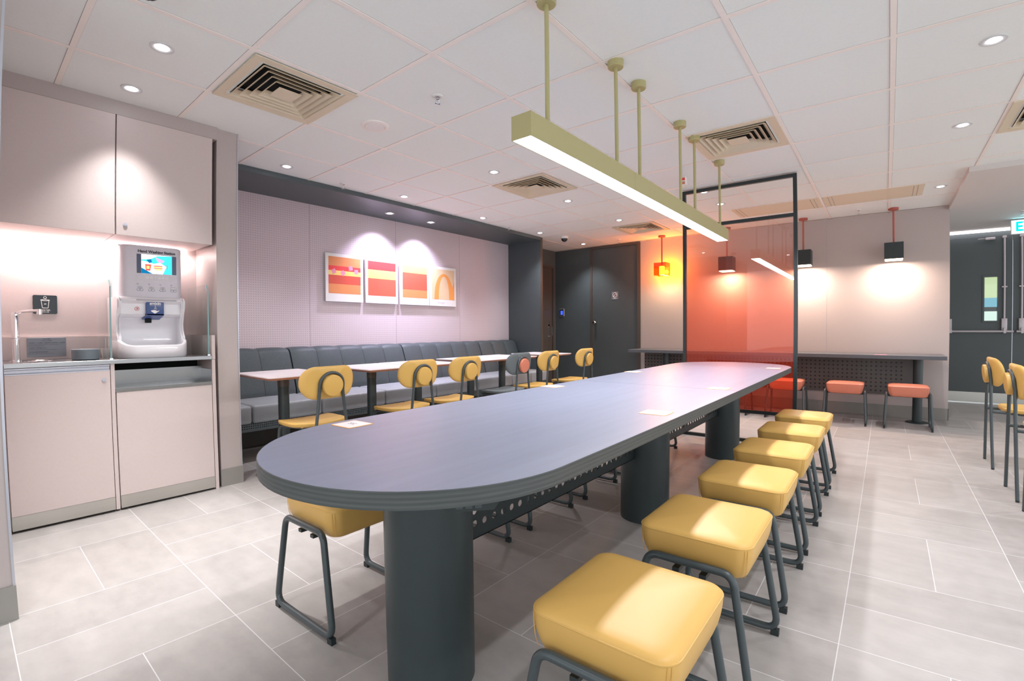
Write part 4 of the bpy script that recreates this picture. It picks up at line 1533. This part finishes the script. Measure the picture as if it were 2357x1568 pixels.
# bowl shell: U-shaped plan whose rim rises towards the tower
def plan(off, n_=10):
    """U path from rear left round the front to rear right, shrunk by off"""
    x1_, r_ = 0.385 - off, 0.11 - off
    yl, yr = -0.192 + off, 0.184 - off
    out = [(0.0, yl), (0.10, yl), (0.18, yl), (0.21, yl), (0.235, yl), (0.255, yl)]
    for k in range(n_ + 1):
        a = -PI / 2 + PI / 2 * k / n_
        out.append((x1_ - r_ + r_ * math.cos(a), yl + r_ + r_ * math.sin(a)))
    for k in range(1, 6):
        out.append((x1_, yl + r_ + (yr - yl - 2 * r_) * k / 6))
    for k in range(n_ + 1):
        a = PI / 2 * k / n_
        out.append((x1_ - r_ + r_ * math.cos(a), yr - r_ + r_ * math.sin(a)))
    out += [(0.255, yr), (0.235, yr), (0.21, yr), (0.18, yr), (0.10, yr), (0.0, yr)]
    return out
def rimz(x):
    if x <= 0.275: return 0.112
    u = (x - 0.275) / 0.11
    return 0.112 - 0.034 * (u * u * (3 - 2 * u))
outer, inner = plan(0.0), plan(0.022)
# resample finer along the sides so the rising rim is smooth
def resample(p, step=0.008):
    out = [p[0]]
    for a, c in zip(p, p[1:]):
        d_ = math.hypot(c[0] - a[0], c[1] - a[1]); m_ = max(1, int(d_ / step))
        for k in range(1, m_ + 1):
            out.append((a[0] + (c[0] - a[0]) * k / m_, a[1] + (c[1] - a[1]) * k / m_))
    return out
outer = resample(outer)
mid = Vector((0.17, -0.004))
b = B()
NO = len(outer)
vs = []
rows = []
def shrink(p, off, i):
    a = Vector(outer[max(i - 1, 0)]); c = Vector(outer[min(i + 1, NO - 1)]); e = (c - a).normalized()
    return (p[0] - e.y * off, p[1] + e.x * off)
for i, p in enumerate(outer):
    h = rimz(p[0])
    r = [shrink(p, 0.006, i) + (0.0,), p + (0.012,), p + (h - 0.010,), shrink(p, 0.004, i) + (h - 0.002,), shrink(p, 0.011, i) + (h,), shrink(p, 0.018, i) + (h - 0.002,), shrink(p, 0.022, i) + (h - 0.010,), shrink(p, 0.028, i) + (0.045,)]
    rows.append(r)
R_ = len(rows[0])
for r in rows: vs += r
f = []
for i in range(NO - 1):
    for k in range(R_ - 1):
        f.append((i * R_ + k, (i + 1) * R_ + k, (i + 1) * R_ + k + 1, i * R_ + k + 1))
b.add(vs, f)
# basin floor, rear wall of the bowl and the rounded header above it
b.add([shrink(outer[i], 0.027, i) + (0.046,) for i in range(NO)], [tuple(range(NO))])
b.add([shrink(outer[i], 0.008, i) + (0.001,) for i in range(NO)], [tuple(range(NO))[::-1]])
bowl = b.build('bowl', M['white'], t, 50)
side = [(0.0, 0.05), (0.274, 0.05), (0.277, 0.108), (0.262, 0.118), (0.244, 0.138), (0.231, 0.165), (0.225, 0.195), (0.228, 0.222), (0.238, 0.250), (0.256, 0.278), (0.274, 0.305), (0.286, 0.330), (0.289, 0.350), (0.283, 0.367), (0.266, 0.377), (0.0, 0.380)]
for (ya, yb_) in ((-0.1900, -0.168), (0.160, 0.1820)):
    b = B().prism(side, ya, yb_, 'Y')
    bmesh.ops.bevel(b.bm, geom=[e_ for e_ in b.bm.edges if abs(e_.verts[0].co.y - e_.verts[1].co.y) < 1e-6 and min(v.co.x for v in e_.verts) > 0.02], offset=0.008, segments=3, affect='EDGES')
    b.build('bowl_cheek', M['white'], t, 50)
b = B()
prof = [(0.0, 0.04), (0.20, 0.046), (0.165, 0.06), (0.15, 0.10), (0.15, 0.235), (0.158, 0.25), (0.238, 0.262), (0.250, 0.272), (0.254, 0.335), (0.270, 0.344), (0.286, 0.352), (0.288, 0.362), (0.280, 0.371), (0.264, 0.378), (0.0, 0.379)]
b.prism(prof, -0.170, 0.162, 'Y')
b.build('bowl_back', M['white'], t, 40)
B().box(0.2795, 0.2885, -0.092, 0.130, 0.354, 0.3625, 0.001, 1).build('paper_slot', M['grey'], t, 0)
text('title_lettering', 'Hand Washing Station', 0.0235, (0.2632, 0.028, 0.664), ROT_X, M['ink'], t, bold=0.0007, sx=0.98)
b = B().mat(M['scr_d']).box(0.2625, 0.2632, -0.082, 0.137, 0.527, 0.646)
b.mat(M['scr_w']).box(0.2631, 0.2636, -0.058, 0.112, 0.527, 0.646)
b.mat(M['scr_c'])
for pl in ([(-0.058, 0.612), (-0.01, 0.618), (0.03, 0.640), (0.112, 0.646), (0.112, 0.527), (0.06, 0.527), (0.08, 0.575), (0.045, 0.60), (0.01, 0.59), (-0.02, 0.60), (-0.058, 0.605)],):
    b.prism(pl, 0.2636, 0.2639, 'X')
b.mat(M['scr_b']).prism([(-0.058, 0.527), (0.002, 0.527), (-0.058, 0.562)], 0.2639, 0.2642, 'X').prism([(-0.03, 0.612), (-0.005, 0.62), (0.0, 0.60), (-0.015, 0.592)], 0.2639, 0.2642, 'X')
b.mat(M['scr_p']).prism([(0.02, 0.632), (0.07, 0.612), (0.06, 0.60), (0.03, 0.603)], 0.2639, 0.2642, 'X')
b.mat(M['scr_r']).prism([(-0.038, 0.585), (-0.004, 0.585), (-0.010, 0.545), (-0.034, 0.545)], 0.2642, 0.2645, 'X').box(0.2642, 0.2645, 0.008, 0.058, 0.574, 0.580).box(0.2642, 0.2645, 0.008, 0.058, 0.560, 0.565).box(0.2642, 0.2645, 0.083, 0.087, 0.56, 0.59)
b.mat(M['scr_y']).box(0.2642, 0.2645, 0.010, 0.056, 0.5655, 0.5735).box(0.2642, 0.2645, 0.014, 0.054, 0.550, 0.559).box(0.2645, 0.2647, -0.030, -0.014, 0.556, 0.575)
b.build('display_screen', None, t, 0)
# arrow outline and chinese lettering
b = B()
for s in (-1, 1):
    c_ = 0.028
    b.tube([(0.2628, c_ + s * 0.075, 0.523), (0.2628, c_ + s * 0.110, 0.500), (0.2628, c_ + s * 0.075, 0.477)], 0.0009, 5)
b.tube([(0.2628, -0.042, 0.517), (0.2628, 0.098, 0.517)], 0.0009, 5).tube([(0.2628, -0.042, 0.484), (0.2628, 0.098, 0.484)], 0.0009, 5)
b.build('arrow_outline', M['cardw'], t, 0)
text('lettering', '請撕下抹手紙', 0.0215, (0.2628, 0.028, 0.5005), ROT_X, M['cardw'], t)
# four small drawings of hands
for k in range(4):
    b = B()
    c_ = -0.066 + 0.062 * k
    b.tube([(0.2626, c_ - 0.012 + 0.004 * math.cos(a), 0.459 + 0.004 * math.sin(a)) for a in [2 * PI * i / 12 for i in range(12)]], 0.0005, 4, True)
    for s in (-1, 1):
        b.tube([(0.2626, c_ + s * 0.0085 + 0.0088 * math.cos(a), 0.423 + 0.007 * math.sin(a)) for a in [2 * PI * i / 14 for i in range(14)]], 0.0006, 4, True)
    if k < 3:
        b.tube([(0.2626, c_ - 0.004, 0.428), (0.2626, c_, 0.446), (0.2626, c_ + 0.004, 0.428)], 0.0006, 4)
        for a in (-1.1, -0.6, 0.6, 1.1):
            b.tube([(0.2626, c_ + 0.008 * math.sin(a), 0.430 + 0.008 * math.cos(a)), (0.2626, c_ + 0.017 * math.sin(a), 0.432 + 0.016 * math.cos(a))], 0.0006, 4)
    else:
        b.tube([(0.2626, c_ - 0.018, 0.445), (0.2626, c_ + 0.018, 0.445), (0.2626, c_ + 0.016, 0.430), (0.2626, c_ - 0.016, 0.430)], 0.0006, 4, True)
    b.build('hand_drawing', M['ink'], t, 0)
# blue tap block
b = B().box(0.225, 0.275, -0.036, 0.061, 0.262, 0.357, 0.003, 2)
b.prism([(0.275, 0.264), (0.275, 0.272), (0.225, 0.272), (0.16, 0.250), (0.16, 0.238)], -0.036, 0.061, 'Y')
bl = b.build('tap_block', M['navy'], t, 30)
text('lettering', 'smixin', 0.024, (0.2757, 0.0125, 0.338), ROT_X, M['cardw'], t, bold=0.0007)
b = B().box(0.2753, 0.2763, -0.018, 0.043, 0.3235, 0.3248)
b.prism([(0.008, 0.3235), (0.017, 0.3235), (0.0125, 0.319)], 0.2753, 0.2761, 'X')
for q in (-0.008, -0.003, 0.003, 0.008):
    b.tube([(0.2758, 0.0125 + q * 0.3, 0.316), (0.2758, 0.0125 + q, 0.300)], 0.0006, 4)
b.prism([(-0.012, 0.293), (-0.010, 0.288), (0.008, 0.275), (0.014, 0.276), (0.034, 0.292), (0.032, 0.295), (0.018, 0.288), (0.020, 0.293), (0.010, 0.297), (-0.004, 0.296)], 0.2753, 0.2761, 'X')
b.build('hand_symbol', M['cardw'], t, 0)
B().box(0.17, 0.195, -0.024, 0.010, 0.217, 0.243, 0.003, 2).build('sensor', M['void'], t, 30)
b = B().tube([(0.2545, -0.082 + 0.012 * math.cos(a), 0.304 + 0.012 * math.sin(a)) for a in [2 * PI * i / 20 for i in range(20)]], 0.0010, 5, True)
b.tube([(0.2545, -0.090, 0.296), (0.2545, -0.074, 0.312)], 0.0009, 5)
b.build('no_drinking_ring', M['red'], t, 0)
B().tube([(0.2545, -0.087, 0.309), (0.2545, -0.080, 0.309), (0.2545, -0.078, 0.305), (0.2545, -0.080, 0.298)], 0.0010, 5).build('no_drinking_drawing', M['ink'], t, 0)

# ================================================================== red glass screen
t = thing('glass_screen', 'tall black-framed divider with orange-red glass beyond the table', 'screen', (-1.12, 4.72, 0))
xa, xb = -1.626 + 1.12, -0.618 + 1.12
fw = 0.030
b = B()
b.box(xa, xa + fw, -fw / 2, fw / 2, 0, 2.394).box(xb - fw, xb, -fw / 2, fw / 2, 0, 2.394)
for (z0_, z1_) in ((2.364, 2.394), (2.020, 2.050), (0.268, 0.298), (0.0, 0.028)):
    b.box(xa + fw, xb - fw, -fw / 2, fw / 2, z0_, z1_)
b.build('frame', M['black'], t, 0)
B().box(xa + fw, xb - fw, -0.003, 0.003, 0.298, 2.020).build('glass_panel', M['film'], t, 0)

# ================================================================== wall counter
t = thing('wall_counter', 'long dark counter along the taupe back wall', 'counter', (-1.24, 6.72, 0))
oxx, oyy = -1.24, 6.72
ctop = mat('counter_laminate', (88, 92, 98), 0.38, var=0.05, scale=6)
b = B().box(-3.03 - oxx, 0.557 - oxx, 6.44 - oyy, 6.985 - oyy, 0.706, 0.747, 0.002, 1)
b.build('worktop', ctop, t, 0)
for px in (0.325, -2.55):
    B().cyl((px - oxx, 6.69 - oyy, 0.006), 0.045, 0.698, seg=32).build('post', M['colm'], t)
    B().lathe((px - oxx, 6.69 - oyy, 0), [(0.108, 0), (0.108, 0.006), (0.10, 0.010), (0.045, 0.012)], 40).build('base', M['black'], t)
    B().lathe((px - oxx, 6.69 - oyy, 0.694), [(0.05, 0), (0.12, 0.006), (0.12, 0.012)], 32).build('top_plate', M['black'], t)
b = B()
b.box(-3.0 - oxx, 0.305 - oxx, 6.965 - oyy, 6.985 - oyy, 0.262, 0.70)
pb = b.build('back_panel', M['perf'], t, 0)
B().prism([(-0.08, 0), (-0.06, -0.026), (0.06, -0.026), (0.08, 0)], -0.02, 0.02, 'Y').build('power_socket', M['black'], t, 0).location = (-0.62 - oxx, 6.49 - oyy, 0.706)
t = thing('table_card', 'small pink-white card lying on the wall counter', 'card', (-0.02, 6.50, 0.7475))
B().box(-0.06, 0.06, -0.035, 0.035, 0.0, 0.0012).build('face', M['ppink'], t, 0)

# pendants over the counter
def make_pendant(label):
    t = thing('square_pendant_light', label, 'pendant light', (0, 0, 0), 0, 'black square pendants over the wall counter')
    B().lathe((0, 0, 0), [(0.050, 0), (0.050, -0.024), (0.004, -0.026)], 24).build('ceiling_cap', M['terra'], t)
    B().cyl((0, 0, -0.02), 0.0095, -0.385, seg=12).build('rod', M['terra'], t)
    b = B()
    s = 0.0885
    b.box(-s, s, -s, s, -0.408, -0.400)
    for sg_ in (-1, 1):
        b.box(sg_ * s - 0.002, sg_ * s + 0.002, -s, s, -0.585, -0.400).box(-s, s, sg_ * s - 0.002, sg_ * s + 0.002, -0.585, -0.400)
    b.build('shade', M['black'], t, 0)
    B().box(-0.083, 0.083, -0.083, 0.083, -0.593, -0.572, 0.003, 1).build('diffuser', M['warm'], t, 0)
    area('lamp', (0, 0, -0.596), W_PEND, (1.0, 0.77, 0.64), 0.16, 0.16, parent=t)
    return t
pd = make_pendant('x')
pl = ['black square pendant farthest right on the taupe wall', 'black square pendant just right of the red screen', 'black square pendant seen through the red glass']
for i, x in enumerate((0.098, -0.825, -1.745)):
    if i == 0:
        pd.location = (x, 6.79, H); pd['label'] = pl[i]
    else:
        dup(pd, (x, 6.79, H), 0, pl[i])
t = thing('amber_pendant_light', 'amber glass cube pendant glowing orange by the dark back door', 'pendant light', (-2.655, 6.79, H))
B().lathe((0, 0, 0), [(0.050, 0), (0.050, -0.024), (0.004, -0.026)], 24).build('ceiling_cap', M['terra'], t)
B().cyl((0, 0, -0.02), 0.0095, -0.385, seg=12).build('rod', M['terra'], t)
B().cyl((0, 0, -0.395), 0.018, -0.055, seg=16).build('socket', M['terra'], t)
s = 0.088
b = B()
for sg_ in (-1, 1):
    b.box(sg_ * s - 0.0015, sg_ * s + 0.0015, -s, s, -0.585, -0.402).box(-s, s, sg_ * s - 0.0015, sg_ * s + 0.0015, -0.585, -0.402)
b.box(-s, s, -s, s, -0.404, -0.401)
b.build('glass_shade', M['amber'], t, 0)
B().lathe((0, 0, -0.45), [(0.034, 0), (0.038, -0.006), (0.038, -0.115), (0.030, -0.125), (0.002, -0.126)], 28).build('bulb', M['bulb'], t)
pl_ = bpy.data.lights.new('lamp', 'POINT'); pl_.energy = W_ORANGE; pl_.color = (1.0, 0.76, 0.45); pl_.shadow_soft_size = 0.04
po = bpy.data.objects.new('lamp', pl_); col.objects.link(po); po.parent = t; po.location = (0.02, 0.060, -0.52)

# thermostat and exit sign
t = thing('thermostat', 'small wall thermostat with a blue display on the dark wall', 'thermostat', (-4.52, 7.0, 1.335))
B().box(-0.045, 0.045, -0.014, 0.0, -0.065, 0.065, 0.003, 1).build('housing', M['alum'], t, 0)
B().box(-0.036, 0.036, -0.0155, -0.0135, -0.056, 0.056).build('face', M['blackgl'], t, 0)
B().box(-0.022, 0.022, -0.0165, -0.015, -0.04, 0.03).build('display', M['lcd'], t, 0)

t = thing('exit_sign', 'glowing cyan exit sign hanging before the dark double doors', 'exit sign', (1.485, 8.05, 2.255))
B().box(-0.185, 0.185, -0.015, 0.015, -0.085, 0.085, 0.003, 1).build('housing', M['whitem'], t, 0)
B().box(-0.178, 0.178, -0.0165, -0.0145, -0.078, 0.078).build('face', M['exit_p'], t, 0)
text('lettering', 'EXIT', 0.155, (0, -0.0175, 0.0), ROT_Y, M['exit_l'], t, bold=0.004, ext=0.0008, sx=0.9)
B().cyl((0, 0, 0.085), 0.008, 0.02, seg=10).build('hanger', M['whitem'], t)
area('lamp', (0, -0.02, 0.0), 1.2, (0.25, 0.85, 1.0), 0.3, 0.14, (math.radians(110), 0, 0), t)

# lettering becomes plain meshes
dg = bpy.context.evaluated_depsgraph_get()
for o in [o for o in bpy.data.objects if o.type == 'FONT']:
    me = bpy.data.meshes.new_from_object(o.evaluated_get(dg))
    nm_, par, loc_, rot_, scl_ = o.name, o.parent, o.location.copy(), o.rotation_euler.copy(), o.scale.copy()
    mt_ = o.data.materials[0]
    bpy.data.objects.remove(o)
    me.name = nm_
    if not me.materials: me.materials.append(mt_)
    p = bpy.data.objects.new(nm_, me)
    col.objects.link(p)
    p.parent = par; p.location = loc_; p.rotation_euler = rot_; p.scale = scl_
